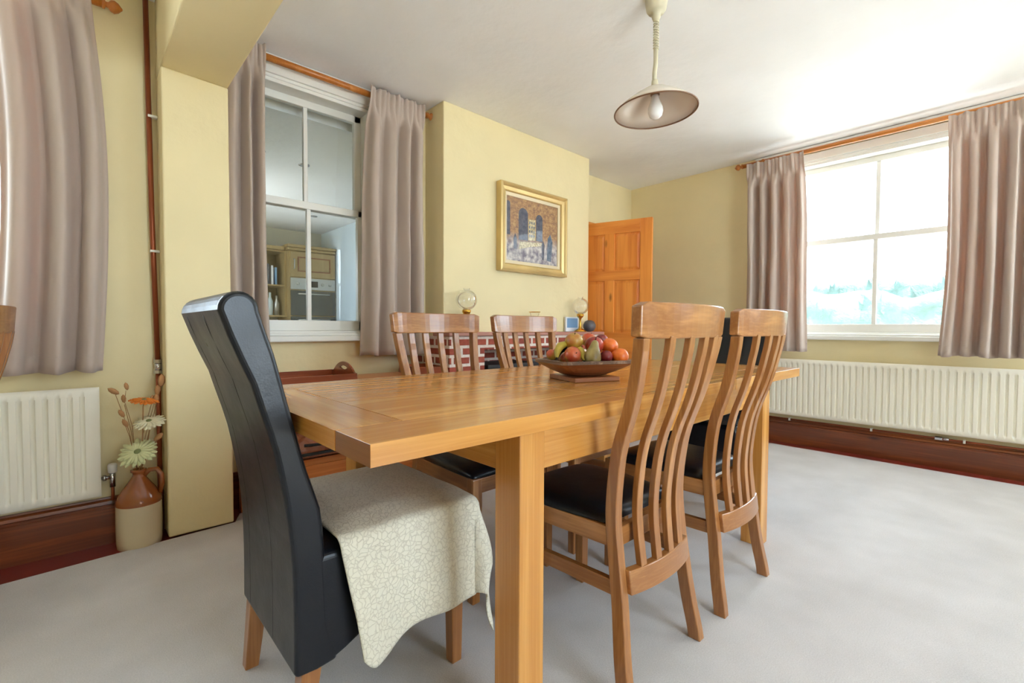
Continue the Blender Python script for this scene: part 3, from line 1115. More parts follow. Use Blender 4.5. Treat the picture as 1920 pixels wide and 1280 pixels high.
cross = [1.17, 1.93]
xa, xb = TX0 + .15, TX1 - .15
tp = MB()
ys = [TY0, .905, 1.235, 1.58, TY1]
for i in range(4):
    y0_, y1_ = ys[i], ys[i + 1]
    if i in (0, 3):
        segs = [TX0] + cross + [TX1]
    else:
        segs = [xa] + cross + [xb]
    for s0, s1 in zip(segs[:-1], segs[1:]):
        tbox(tp, s0, s1, y0_, y1_, TZ - tt, TZ, M['table_x'])
        if i in (0, 3):        # end grain shows on the short ends
            if s0 == TX0:
                tp.m[-1] = tp.mi(M['endgrain'])
            if s1 == TX1:
                tp.m[-3] = tp.mi(M['endgrain'])
tp.build('tabletop', root, bevel=.0008)
for x0, x1 in ((TX0, xa), (xb, TX1)):
    e = MB()
    tbox(e, x0, x1, ys[1], ys[3], TZ - tt, TZ, M['table_y'])
    e.build('breadboard_end', root, bevel=.0008)
lw, lx = .088, .083
for x0 in (.742, 2.745 - .387 - lx):
    for y0 in (.768, TY1 - .016 - lw):
        l = MB()
        tbox(l, x0, x0 + lx, y0, y0 + lw, 0.0, TZ - tt - .0005, M['table_z'], 0)
        l.build('leg', root, bevel=.003)
for y0 in (.80, TY1 - .016 - .045):
    a = MB()
    tbox(a, .742 + lx, 2.745 - .387 - lx, y0, y0 + .022, .645, TZ - tt - .0005, M['table_x'], 0)
    a.build('apron', root, bevel=.002)
for x0 in (.765, 2.745 - .387 - .045):
    a = MB()
    tbox(a, x0, x0 + .022, .768 + lw, TY1 - .016 - lw, .645, TZ - tt - .0005, M['table_y'], 0)
    a.build('apron', root, bevel=.002)

# ------------------------------------------------------------------ slat-back dining chairs (local: faces +y)
PROF = [(0, -.253), (.12, -.233), (.255, -.216), (.37, -.201), (.48, -.192), (.58, -.199), (.68, -.217), (.80, -.258), (.90, -.284), (.972, -.298), (1.066, -.305)]


def xhalf(z):
    return cr_interp([(0, .216), (.25, .193), (.50, .191), (.75, .203), (1.066, .236)], z)


def bow(x, z):
    k = .042 if z > .5 else .042
    return -k * (1 - min(1, (x / .23) ** 2))


def post(sgn):
    b = MB()
    rings = []
    for i in range(31):
        z = .975 * i / 30
        yf = cr_interp(PROF, z)
        dep = .040 - .008 * (z / .975)
        xo = xhalf(z)
        w = .031
        rings.append([(sgn * xo, yf, z), (sgn * (xo - w), yf, z), (sgn * (xo - w), yf - dep, z), (sgn * xo, yf - dep, z)])
    b.loft(rings, M['oak_z'], False)
    return b


def curved_rail(z0, z1, xh0, xh1, th, m, dy=0.0, n=18, rc=.012):
    """rail bowed to the back, rounded upper corners"""
    b = MB()
    rings = []
    for i in range(n + 1):
        t = -1 + 2 * i / n
        e = 0
        a = abs(t)
        if a > .93 and rc:
            e = rc * (1 - math.sqrt(max(0, 1 - ((a - .93) / .07) ** 2)))
        rg = []
        for z, xh in ((z0 + e * .6, xh0), (z1 - e, xh1)):
            x = t * xh
            y = cr_interp(PROF, z) + dy + bow(x, z)
            rg.append((x, y, z, th))
        (xa_, ya, za, _), (xb_, yb, zb, _) = rg
        rings.append([(xa_, ya, za), (xb_, yb, zb), (xb_, yb - th, zb), (xa_, ya - th, za)])
    b.loft(rings, m, False)
    return b


def slat(xb_, xt):
    b = MB()
    rings = []
    for i in range(25):
        t = i / 24
        z = .335 + (.980 - .335) * t
        x = xb_ + (xt - xb_) * t
        k = .042
        y = cr_interp(PROF, z) - .009 - k * (1 - (x / .23) ** 2)
        w = .0145
        rings.append([(x - w, y, z), (x + w, y, z), (x + w, y - .018, z), (x - w, y - .018, z)])
    b.loft(rings, M['oak_z'], False)
    return b


def make_chair(label, group, loc, rz):
    r = thing('dining_chair', label, 'chair', loc, rz, group)
    for s in (-1, 1):
        post(s).build('rear_post', r, bevel=.003)
    curved_rail(.9735, 1.066, .237, .243, .030, M['oak_x'], dy=.003, rc=.010).build('top_rail', r, bevel=.004)
    curved_rail(.275, .340, .164, .164, .024, M['oak_x'], dy=-.006, rc=0).build('lower_rail', r, bevel=.003)
    for k in range(4):
        f = -1 + 2 * (k + 1) / 5
        slat(f * .172, f * .210).build('slat', r, bevel=.002)
    for s in (-1, 1):
        l = MB()
        x1 = s * .215
        l.loft([[(x1, .212, 0), (x1 - s * .034, .212, 0), (x1 - s * .034, .178, 0), (x1, .178, 0)],
                [(x1, .214, .455), (x1 - s * .040, .214, .455), (x1 - s * .040, .174, .455), (x1, .174, .455)]], M['oak_z'])
        l.build('front_leg', r, bevel=.003)
    for s in (-1, 1):
        q = MB()
        q.loft([[(s * .187, -.214, .398), (s * .165, -.214, .398), (s * .165, -.214, .452), (s * .187, -.214, .452)],
                [(s * .208, .176, .398), (s * .186, .176, .398), (s * .186, .176, .452), (s * .208, .176, .452)]], M['oak_y'])
        q.build('seat_rail', r, bevel=.002)
        q = MB()
        q.loft([[(s * .186, -.225, .266), (s * .166, -.225, .266), (s * .166, -.225, .308), (s * .186, -.225, .308)],
                [(s * .205, .180, .266), (s * .185, .180, .266), (s * .185, .180, .308), (s * .205, .180, .308)]], M['oak_y'])
        q.build('stretcher', r, bevel=.002)
    q = MB().box((-.180, .186, .398), (.180, .208, .452), M['oak_x'])
    q.build('seat_rail', r, bevel=.002)
    q = MB().box((-.166, -.226, .398), (.166, -.206, .452), M['oak_x'])
    q.build('seat_rail', r, bevel=.002)
    # padded seat
    n = 22
    vs, fs = [], []
    for j in range(n + 1):
        for i in range(n + 1):
            u, v = -1 + 2 * i / n, -1 + 2 * j / n
            hw = .186 + .034 * (v + 1) / 2
            # rounded corners
            cu = u * math.sqrt(1 - .10 * v * v)
            cv = v * math.sqrt(1 - .06 * u * u)
            x = cu * hw
            y = .006 + cv * .203
            dome = (1 - u ** 4) * (1 - v ** 4)
            z = .456 + .036 * dome ** .45
            vs.append((x, y, z))
    w = n + 1
    for j in range(n):
        for i in range(n):
            fs.append((j * w + i, j * w + i + 1, (j + 1) * w + i + 1, (j + 1) * w + i))
    nb = len(vs)
    for j in range(n + 1):
        for i in range(n + 1):
            x, y, z = vs[j * w + i]
            vs.append((x * .985, y * .985, .4525))
    for j in range(n):
        for i in range(n):
            fs.append((nb + j * w + i, nb + (j + 1) * w + i, nb + (j + 1) * w + i + 1, nb + j * w + i + 1))
    ring = [i for i in range(w)] + [j * w + n for j in range(1, w)] + [n * w + i for i in range(n - 1, -1, -1)] + [j * w for j in range(n - 1, 0, -1)]
    for a in range(len(ring)):
        c = ring[(a + 1) % len(ring)]
        fs.append((ring[a], c, nb + c, nb + ring[a]))
    MB().add(vs, fs, M['leather'], True).build('seat_cushion', r)
    return r


GC = 'oak slat-back dining chairs'
c1 = make_chair('nearest oak slat-back chair on the right side of the table, black seat', GC, (1.25, .95, 0), 0)
SPOTS = [('second oak slat-back chair on the near side, right of the fruit bowl', (1.83, .945, 0), 0),
         ('oak slat-back chair on the far side in front of the taupe curtain', (1.235, 1.515, 0), PI + .015),
         ('oak slat-back chair on the far side in front of the brick fireplace opening', (1.80, 1.51, 0), PI),
         ('oak chair at the far left edge beside the small radiator', (-.530, 2.39, 0), PI / 2)]
for lab, loc, rz in SPOTS:
    c = copy_tree(c1)
    c['label'] = lab
    c.location = loc
    c.rotation_euler = (0, 0, rz)

# ------------------------------------------------------------------ black leather high-back chairs (local: faces +x, origin at floor, back plane at x=0)
BK = [(.19, .0), (.39, .0), (.54, -.009), (.72, -.038), (.88, -.083), (.97, -.119), (1.02, -.138), (1.066, -.150)]
FR = [(.19, .080), (.44, .072), (.57, .062), (.66, .034), (.75, .011), (.83, -.009), (.92, -.032), (1.02, -.070), (1.066, -.085)]


def make_parsons(label, group, loc, rz):
    r = thing('leather_dining_chair', label, 'chair', loc, rz, group)
    hw = .228
    # backrest: side profile with a fully rounded top
    b = MB()
    zt = 1.034
    pf = []
    for i in range(17):
        z = .195 + (zt - .195) * i / 16
        pf.append((cr_interp(BK, z), z))
    xa_, xb_ = cr_interp(BK, zt), cr_interp(FR, zt) + .012
    mx_, rx_ = (xa_ + xb_) / 2, (xb_ - xa_) / 2
    for i in range(1, 12):
        a = PI - PI * i / 12
        pf.append((mx_ + rx_ * math.cos(a), zt + .040 * math.sin(a)))
    for i in range(17):
        z = zt - (zt - .30) * i / 16
        pf.append((cr_interp(FR, z) + (.012 * max(0, (z - .9) / .134) if z > .9 else 0), z))
    pf += [(.10, .198), (.05, .192)]
    b.prism(pf, -hw, hw, M['leather'], lambda a, c, h: (a, h, c))
    bo = b.build('backrest', r, bevel=.011, seg=4)
    # stitched seams on the back
    for yy in (-.06, .15):
        s = MB()
        pts = []
        for i in range(40):
            z = .21 + (1.025 - .21) * i / 39
            pts.append((cr_interp(BK, z) + .0012, yy, z))
        s.tube(pts, .0018, M['black'], 6)
        s.build('stitched_seam', r)
    # seat block with hem arching up towards the front
    s = MB()
    nseg = 14
    rings = []
    for i in range(nseg + 1):
        x = .055 + (.500 - .055) * i / nseg
        zb = .195 + .055 * min(1, max(0, (x - .055) / .13)) ** 1.5 + .05 * min(1, max(0, (x - .15) / .2))
        t = max(0, (x - .47) / .03)
        ztp = .468 - .02 * t * t
        rings.append([(x, -hw + .0005, zb), (x, hw - .0005, zb), (x, hw - .0005, ztp - .012), (x, hw - .014, ztp), (x, -hw + .014, ztp), (x, -hw + .0005, ztp - .012)])
    s.loft(rings, M['leather'])
    s.build('seat', r, bevel=.008, seg=3)
    c = MB()
    n = 16
    vs, fs = [], []
    for j in range(n + 1):
        for i in range(n + 1):
            u, v = -1 + 2 * i / n, -1 + 2 * j / n
            vs.append((.283 + u * .214, v * (hw - .008), .4695 + .022 * ((1 - u ** 4) * (1 - v ** 4)) ** .5))
    w = n + 1
    for j in range(n):
        for i in range(n):
            fs.append((j * w + i, j * w + i + 1, (j + 1) * w + i + 1, (j + 1) * w + i))
    c.add(vs, fs, M['leather'], True).build('seat_cushion', r)
    for (x, y, dx) in ((.045, -.190, -.022), (.030, .190, -.022)):
        l = MB()
        l.loft([[(x - .018 + dx, y - .018, 0), (x + .018 + dx, y - .018, 0), (x + .018 + dx, y + .018, 0), (x - .018 + dx, y + .018, 0)],
                [(x - .020, y - .024, .26), (x + .030, y - .024, .26), (x + .030, y + .024, .26), (x - .020, y + .024, .26)]], M['oak_z'])
        l.build('rear_leg', r, bevel=.003)
    for y in (-.195, .195):
        l = MB()
        x = .465
        l.loft([[(x - .017, y - .017, 0), (x + .017, y - .017, 0), (x + .017, y + .017, 0), (x - .017, y + .017, 0)],
                [(x - .022, y - .022, .34), (x + .022, y - .022, .34), (x + .022, y + .022, .34), (x - .022, y + .022, .34)]], M['oak_z'])
        l.build('front_leg', r, bevel=.003)
    return r


GP = 'black leather high-back dining chairs'
p1 = make_parsons('black leather high-back chair at the near end of the table, cream throw on it', GP, (.350, 1.322, 0), 0)
p2 = copy_tree(p1)
p2['label'] = 'black leather high-back chair at the far end of the table, seen between the slats'
p2.location = (3.10, 1.24, 0)
p2.rotation_euler = (0, 0, PI)

# ------------------------------------------------------------------ cream throw over the near leather chair


def throw():
    x0, xf, yn, yf, zt = .445, .868, 1.094, 1.556, .497
    Wd, Ln, Lf = yf - yn, .345, .22
    r_ = .034
    na, nb_ = 70, 100
    front = .27
    vs, fs = [], []
    for i in range(na + 1):
        u = i / na
        a = -.0 + (xf - x0 + front) * u
        for j in range(nb_ + 1):
            v = j / nb_
            ln = Ln - .05 * min(1, u / .5) + .015 * math.sin(u * 13 + 1.0)
            if u < .05:
                ln -= .03 * (1 - u / .05) ** 2
            b_ = -Lf + (Lf + Wd + ln) * v          # 0 at the far seat edge, Wd at the near edge
            ox = max(0.0, a - (xf - x0 - .02))
            oy = b_ - Wd if b_ > Wd else (b_ if b_ < 0 else 0.0)
            bx, by = x0 + min(a, xf - x0 - .02), yf - min(max(b_, 0), Wd)
            d = math.hypot(ox, oy)
            if d > 1e-6:
                dx, dy = ox / d, -oy / d
                if d < r_ * PI / 2:
                    hd, dr = r_ * math.sin(d / r_), r_ * (1 - math.cos(d / r_))
                else:
                    hd, dr = r_, r_ + (d - r_ * PI / 2)
                down = min(1, dr / .2)
                fold = .010 * math.sin(a * 26 + 1.2) * down + .008 * math.sin((b_ - Wd) * 22) * down * abs(dx)
                hd += (.014 + fold) * down
                if abs(dx) > .15 and abs(dy) > .15:
                    hd += .035 * math.sin(2 * math.atan2(abs(dy), abs(dx))) ** 2 * down
                z = zt - dr
                q_ = min(1, d / (r_ * PI / 2))
                x = bx + dx * (hd - .018 * q_)
                y = by + dy * (hd - .020 * q_)
                x += .055 * (1 - u) ** 2 * min(1, dr / .33)
            else:
                x, y, z = bx, by, zt
            # crown of the padded seat
            cu = min(1, max(0, (bx - x0) / .06)) * min(1, max(0, (xf - bx) / .08))
            cv_ = min(1, max(0, (by - yn) / .08)) * min(1, max(0, (yf - by) / .08))
            z += .010 * cu * cv_ + .003 * noise.noise(Vector((x * 8, y * 8, z * 8)))
            vs.append((x, y, max(z, .05)))
    w = nb_ + 1
    for i in range(na):
        for j in range(nb_):
            fs.append((i * w + j, i * w + j + 1, (i + 1) * w + j + 1, (i + 1) * w + j))
    o = MB().add(vs, fs, M['throw'], True).build('throw_blanket')
    sd = o.modifiers.new('solid', 'SOLIDIFY')
    sd.thickness = .006
    sd.offset = 1
    tag(o, 'cream crackle-textured fleece throw draped over the seat of the near leather chair', 'throw')
    return o


throw()

# ------------------------------------------------------------------ pendant lamp
LX, LY = 2.04, 1.195
root = thing('pendant_lamp', 'beige pendant lamp with tilted conical shade and coiled cord above the table', 'lamp', (LX, LY, H))
MB().lathe([(.052, 0), (.052, -.012), (.046, -.05), (.038, -.062), (.02, -.066), (.02, -.085), (.014, -.10), (.0, -.10)], M['cord'], n=28).build('ceiling_cap', root)
pts = []
turns = 12
for i in range(turns * 16 + 1):
    a = 2 * PI * i / 16
    t = i / (turns * 16)
    pts.append((.011 * math.cos(a), .011 * math.sin(a), -.085 - .15 * t))
MB().tube(pts, .0032, M['cord'], 6).build('coiled_cord', root)
MB().tube([(0, 0, -.23), (.001, 0, -.30), (-.005, .002, -.345), (-.005, .002, -.390)], .0105, M['cord'], 12).build('cord_sleeve', root)
TILT = Matrix.Rotation(math.radians(-2), 4, (r2.x * .2 + fw.x, r2.y * .2 + fw.y, 0))
A0 = (-.004, .001, -.380)
MB().lathe([(.015, -.0), (.017, -.028), (.015, -.036)], M['cord'], A0, 20, TILT).build('lamp_holder_cap', root)
sh = MB()
sh.lathe([(.016, -.030), (.05, -.046), (.10, -.076), (.15, -.112), (.190, -.145)], M['shade_in'], A0, 64, TILT, cap=False)
so_ = sh.build('lamp_shade', root)
md = so_.modifiers.new('s', 'SOLIDIFY')
md.thickness = .003
T = TILT
ringp = [Vector(A0) + T @ Vector(((.191) * math.cos(2 * PI * i / 64), .191 * math.sin(2 * PI * i / 64), -.146)) for i in range(65)]
MB().tube(ringp, .0036, M['shade_rim'], 8).build('shade_rim', root)
MB().lathe([(.021, -.045), (.021, -.070), (.017, -.072)], M['shade_rim'], A0, 20, TILT).build('lamp_holder', root)
MB().lathe([(.016, -.070), (.019, -.09), (.028, -.112), (.034, -.130), (.035, -.148), (.029, -.168), (.015, -.180), (.001, -.182)], M['bulb'], A0, 28, TILT).build('light_bulb', root)

# ------------------------------------------------------------------ painting
px0, px1, pz0, pz1 = 2.352, 3.12, 1.438, 2.112
py = 2.708
pcx, pcz = (px0 + px1) / 2, (pz0 + pz1) / 2
root = thing('framed_painting', 'gilt-framed oil painting of an arcaded street on the chimney breast', 'painting', (pcx, py, pcz))
hw_, hh = (px1 - px0) / 2, (pz1 - pz0) / 2
fr = MB()
prof = [(0, 0), (0, -.055), (.014, -.062), (.022, -.055), (.030, -.044), (.052, -.036), (.058, -.040), (.062, -.034), (.064, -.016)]
rings = []
for sx, sz in ((-1, -1), (1, -1), (1, 1), (-1, 1)):
    rings.append([(sx * (hw_ - a), y_, sz * (hh - a)) for a, y_ in prof])
vs = [v for rg in rings for v in rg]
m_ = len(prof)
fs = []
for k in range(4):
    k2 = (k + 1) % 4
    for i in range(m_ - 1):
        fs.append((k * m_ + i, k * m_ + i + 1, k2 * m_ + i + 1, k2 * m_ + i))
fr.add(vs, fs, M['gold']).build('picture_frame', root)
iw, ih = hw_ - .058, hh - .058
sl = MB()
prof = [(0, -.016), (.0, -.026), (.030, -.022), (.032, -.014)]
rings = []
for sx, sz in ((-1, -1), (1, -1), (1, 1), (-1, 1)):
    rings.append([(sx * (iw - a), y_, sz * (ih - a)) for a, y_ in prof])
vs = [v for rg in rings for v in rg]
fs = []
for k in range(4):
    k2 = (k + 1) % 4
    for i in range(3):
        fs.append((k * 4 + i, k * 4 + i + 1, k2 * 4 + i + 1, k2 * 4 + i))
sl.add(vs, fs, M['slip']).build('frame_slip', root)
cw, ch_ = iw - .030, ih - .030
cv = MB()
cv.box((-cw, -.014, -ch_), (cw, -.002, ch_), M['canvas'])
YP = -.0148


def flat(pts, m, dy=0):
    cv.add([(x * cw, YP - dy, z * ch_) for x, z in pts], [tuple(range(len(pts)))], m)


def arch(x0, x1, z0, z1, m, dy=0.0):
    pts = [(x0, z0), (x1, z0)]
    rc = (x1 - x0) / 2
    for k in range(9):
        a = PI * k / 8
        pts.append(((x0 + x1) / 2 + rc * math.cos(a), z1 - rc * 1.1 + rc * 1.1 * math.sin(a)))
    flat(pts, m, dy)


arch(-1, -.86, -.2, .85, M['p_dark'])
arch(-.55, -.20, -.30, .72, M['p_dark'])
arch(.12, .38, -.25, .62, M['p_dark'])
flat([(-.18, -.28), (.10, -.25), (.10, .42), (-.18, .40)], M['p_cream'])
flat([(-.5, -.36), (.35, -.30), (.5, -.36), (-.1, -.48), (-.55, -.62)], M['p_cream'], .0002)
flat([(.56, -.85), (.74, -.88), (.80, -.2), (.70, .05), (.60, -.1)], M['p_blue'], .0003)
flat([(.36, -.85), (.44, -.85), (.47, -.35), (.40, -.2), (.35, -.35)], M['p_dark'], .0003)
flat([(-.72, -.62), (-.62, -.60), (-.62, -.25), (-.68, -.12), (-.74, -.3)], M['p_dark'], .0003)
for q in range(4):
    for s in range(3):
        flat([(-.15 + s * .085, -.16 + q * .14), (-.11 + s * .085, -.16 + q * .14), (-.11 + s * .085, -.08 + q * .14), (-.15 + s * .085, -.08 + q * .14)], M['p_blue'], .0004)
cv.build('canvas', root)

# ------------------------------------------------------------------ brick fireplace
root = thing('fireplace', 'low red brick fireplace with pale mortar under the painting', 'fireplace', (2.65, 2.54, 0))
FX0, FX1, FY = 1.80 - 2.65, 3.46 - 2.65, 0.0
b = MB()
BR = M['brick']
b.box((FX0, FY, 0), (2.10 - 2.65, YW - 2.54 - .005, .94), BR)
b.box((3.20 - 2.65, FY, 0), (FX1, YW - 2.54 - .005, .94), BR)
b.box((2.10 - 2.65, FY, .845), (3.20 - 2.65, .165, .94), BR)
b.build('brick_surround', root)
b = MB()
b.box((2.10 - 2.65, .36, 0), (3.20 - 2.65, .395, .95), BR)
b.build('fireback', root)
b = MB()
b.box((FX0 - .02, FY - .025, .941), (FX1 + .02, .170, .967), M['stone'])
b.build('mantel_shelf', root, bevel=.005)
# wood stove in the opening
root = thing('wood_stove', 'black stove standing in the brick fireplace opening', 'stove', (2.42, 2.72, 0))
MB().box((-.24, -.13, .08), (.24, .15, .70), M['black']).build('stove_body', root, bevel=.008)
MB().box((-.27, -.16, .70), (.27, .17, .73), M['black']).build('stove_top', root, bevel=.006)
MB().box((-.17, -.145, .22), (.17, -.13, .58), M['ovenglass']).build('stove_door', root, bevel=.004)
for sx in (-1, 1):
    for sy in (-1, 1):
        MB().box((sx * .20 - .02, sy * .1 - .02, 0), (sx * .20 + .02, sy * .1 + .02, .08), M['black']).build('leg', root)
# stack of blue and white magazines on the hearth stool
for k in range(5):
    o = MB()
    z = .62 + k * .025
    o.box((2.72 + .006 * (k % 2), 2.58, z), (3.0 + .006 * (k % 2), 2.69, z + .0242), M['blue'] if k % 2 else M['paper'])
    tag(o.build('magazine', bevel=.002), ['lowest', 'second', 'middle', 'fourth', 'topmost'][k] + (' blue' if k % 2 else ' white') + ' magazine of the stack in the fireplace opening', 'magazine', 'stacked magazines in the fireplace')
root = thing('low_stool', 'small dark stool in the fireplace carrying the magazines', 'stool', (2.86, 2.635, 0))
MB().box((-.16, -.07, .59), (.16, .07, .6195), M['tray']).build('seat', root, bevel=.003)
for sx in (-1, 1):
    for sy in (-1, 1):
        MB().box((sx * .14 - .012, sy * .055 - .012, 0), (sx * .14 + .012, sy * .055 + .012, .59), M['tray']).build('leg', root)

# mantel items


def oil_lamp(label, x, y, hs=1.0):
    r = thing('oil_lamp', label, 'lamp', (x, y, .967), 0, 'glass globe lamps on the mantel')
    MB().lathe([(.052, 0), (.054, .006), (.040, .016), (.014, .030), (.009, .05), (.008, .10), (.012, .118), (.022, .125), (.030, .14), (.032, .150), (.024, .156)], M['brass'], n=28).build('lamp_base', r)
    g = MB()
    pr_ = []
    for k in range(21):
        a = -PI / 2 + PI * (.11 + .80 * k / 20)
        pr_.append((.075 * math.cos(a), .156 + .068 + .073 * math.sin(a)))
    pr_.append((pr_[-1][0] + .004, pr_[-1][1] + .012))
    g.lathe(pr_, M['globe'], n=36, cap=False)
    g.build('glass_globe', r)
    return r


oil_lamp('glass globe oil lamp at the left end of the mantel', 1.99, 2.605)
oil_lamp('brass oil lamp with glass globe at the right end of the mantel', 3.245, 2.605)
root = thing('candle_lantern', 'small brass wire holder in the middle of the mantel', 'candle holder', (2.67, 2.605, .967))
MB().lathe([(.035, 0), (.036, .005), (.008, .012), (.006, .09), (.010, .10)], M['brass'], n=20).build('stem', root)
MB().tube([(.045 * math.cos(2 * PI * i / 24), .045 * math.sin(2 * PI * i / 24), .158) for i in range(25)], .0025, M['brass'], 6).build('ring', root)
MB().lathe([(.010, .10), (.030, .115), (.040, .155)], M['globe'], n=20, cap=False).build('glass_cup', root)
root = thing('photo_card', 'blue and white card standing behind the right-hand oil lamp', 'card', (3.225, 2.688, .967))
MB().box((-.085, -.01, 0), (.085, .01, .13), M['paper']).build('card_back', root, bevel=.002)
MB().box((-.072, -.0115, .035), (.072, -.0105, .118), M['skyblue']).build('card_picture', root)
g = MB()
g.lathe([(.02, 0), (.042, .012), (.056, .04), (.056, .062), (.042, .09), (.020, .102), (.014, .098)], M['greyball'], n=28)
tag(g.build('round_pot', loc=(3.37, 2.60, .967)), 'small round grey pot at the right end of the mantel', 'pot')

# ------------------------------------------------------------------ console table behind, tray, bag
root = thing('console_table', 'low orange-brown wooden console under the kitchen window', 'console table', (1.20, 2.62, 0))
hx = .58
MB().box((-hx, -.24, .672), (hx, .24, .697), M['console']).build('top_board', root, bevel=.004)
MB().box((-hx + .03, -.21, .07), (hx - .03, .21, .33), M['console']).build('drawer_box', root, bevel=.003)
for x in (-hx + .06, .02):
    d = MB().box((x, -.222, .10), (x + hx - .11, -.2105, .30), M['console']).build('drawer', root, bevel=.003)
    MB().lathe([(.008, .0), (.008, .012), (.016, .02), (.012, .028), (.001, .03)], M['brass'], (x + hx / 2 - .055, -.222, .20), 14, Matrix.Rotation(PI / 2, 4, 'X')).build('knob', d)
for sx in (-1, 1):
    for sy in (-1, 1):
        MB().box((sx * (hx - .03) - .022, sy * .205 - .022, 0), (sx * (hx - .03) + .022, sy * .205 + .022, .671), M['console']).build('leg', root, bevel=.003)


def tray(label, loc, rz, hx, hy, handle):
    r = thing('serving_tray', label, 'tray', loc, rz, 'wooden trays on the console')
    MB().box((-hx, -hy, 0), (hx, hy, .008), M['tray']).build('tray_base', r, bevel=.002)
    for sy in (-1, 1):
        MB().prism([(-hx, .008), (hx, .008), (hx - .006, .052), (-hx + .006, .052)], sy * hy, sy * (hy - .010), M['tray'], lambda a, c, h: (a, h, c)).build('side_wall', r, bevel=.002)
    for sx in (-1, 1):
        q = MB()
        n = 24
        top, bot = [], []
        for i in range(n + 1):
            y = -hy + .012 + (2 * hy - .024) * i / n
            k = max(0, 1 - (abs(y) / (hy * .8)) ** 2) if abs(y) < hy * .8 else 0
            top.append((y, .052 + (.055 * k ** .9 if handle else 0)))
        hole = [(.032 * math.cos(2 * PI * i / 16), .078 + .010 * math.sin(2 * PI * i / 16)) for i in range(16)]
        xs0, xs1 = sx * hx, sx * (hx - .010)
        # lower strip and arched top, leaving a hand hole
        segs = []
        for i in range(n):
            (ya, za), (yb, zb) = top[i], top[i + 1]

            def hz(y):
                return .011 * math.sqrt(max(0, 1 - (y / .045) ** 2)) if handle else 0
            for (l0, l1, u0_, u1_) in ((.008, .008, .074 - hz(ya) if za > .075 else za, .074 - hz(yb) if zb > .075 else zb), (.074 + hz(ya), .074 + hz(yb), za, zb)):
                if u0_ - l0 <= 0.0005 and u1_ - l1 <= 0.0005:
                    continue
                q.add([(xs0, ya, l0), (xs0, yb, l1), (xs0, yb, max(l1, u1_)), (xs0, ya, max(l0, u0_)), (xs1, ya, l0), (xs1, yb, l1), (xs1, yb, max(l1, u1_)), (xs1, ya, max(l0, u0_))],
                      [(0, 1, 2, 3), (7, 6, 5, 4), (0, 4, 5, 1), (3, 2, 6, 7)], M['tray'])
        q.build('end_handle', r)
    return r


tray('mahogany serving tray with arched handle on the left of the console', (.865, 2.585, .697), 0, .245, .17, True)
tray('low brown tray at the right end of the console by the fireplace', (1.66, 2.66, .697), math.radians(-8), .10, .15, False)

# folded brown leather bag with black straps on the lower box
root = thing('leather_bag', 'crumpled glossy brown leather bag on the lower level of the console', 'bag', (1.0, 2.50, .331))
n = 30
vs, fs = [], []
for j in range(n + 1):
    for i in range(n + 1):
        u, v = -1 + 2 * i / n, -1 + 2 * j / n
        k = (max(0, 1 - u ** 4) * max(0, 1 - v ** 4)) ** .5
        vs.append((u * .26, v * .11, .012 + k * (.115 + .045 * noise.noise(Vector((u * 3, v * 5, 2))) + .02 * noise.noise(Vector((u * 9, v * 9, 5))))))
w = n + 1
for j in range(n):
    for i in range(n):
        fs.append((j * w + i, j * w + i + 1, (j + 1) * w + i + 1, (j + 1) * w + i))
o = MB().add(vs, fs, M['brownleather'], True).build('bag_body', root)
sd = o.modifiers.new('s', 'SOLIDIFY')
sd.thickness = .01
MB().tube([(-.2, -.115, .03), (-.05, -.13, .035), (.08, -.135, .02), (.17, -.13, .012)], .008, M['black'], 8).build('strap', root)
MB().tube([(-.18, -.10, .075), (0, -.125, .07), (.15, -.12, .02)], .007, M['black'], 8).build('strap', root)

# ------------------------------------------------------------------ fruit bowl on a board
BR_ = math.radians(-20)
b = MB().box((-.1, -.1, 0), (.1, .1, .017), M['board'])
tag(b.build('chopping_board', bevel=.003, loc=(1.463, 1.154, TZ + .0005), rot=(0, 0, BR_)), 'square wooden board under the fruit bowl', 'board')
root = thing('fruit_bowl', 'rectangular carved wooden bowl heaped with fruit on the dining table', 'bowl', (1.463, 1.154, TZ + .0178), BR_)


def sring(hx, hy, z, p, n=48):
    out = []
    for i in range(n):
        a = 2 * PI * (i + .5) / n
        c, s = math.cos(a), math.sin(a)
        k = (abs(c) ** p + abs(s) ** p) ** (-1 / p)
        out.append((hx * c * k, hy * s * k, z))
    return out


HXB, HYB = .163, .120
rb = [sring(.062, .050, 0, 2.5), sring(.085, .066, .004, 2.8), sring(.118, .090, .019, 4), sring(.148, .109, .038, 8), sring(HXB, HYB, .050, 20)]
ri = [sring(HXB - .012, HYB - .012, .062, 16), sring(.130, .094, .042, 8), sring(.10, .074, .022, 4), sring(.06, .045, .010, 2.5), sring(.01, .008, .008, 2)]
MB().loft(rb, M['bowlwood'], False).build('bowl_body', root)
o = MB()
o.loft([rb[-1], sring(HXB + .001, HYB + .001, .062, 20)] + ri, M['rim'], False)
o.build('bowl_rim', root)
BZ = TZ + .0178


def to_world(u, v, z):
    return (1.463 + u * math.cos(BR_) - v * math.sin(BR_), 1.154 + u * math.sin(BR_) + v * math.cos(BR_), BZ + z)


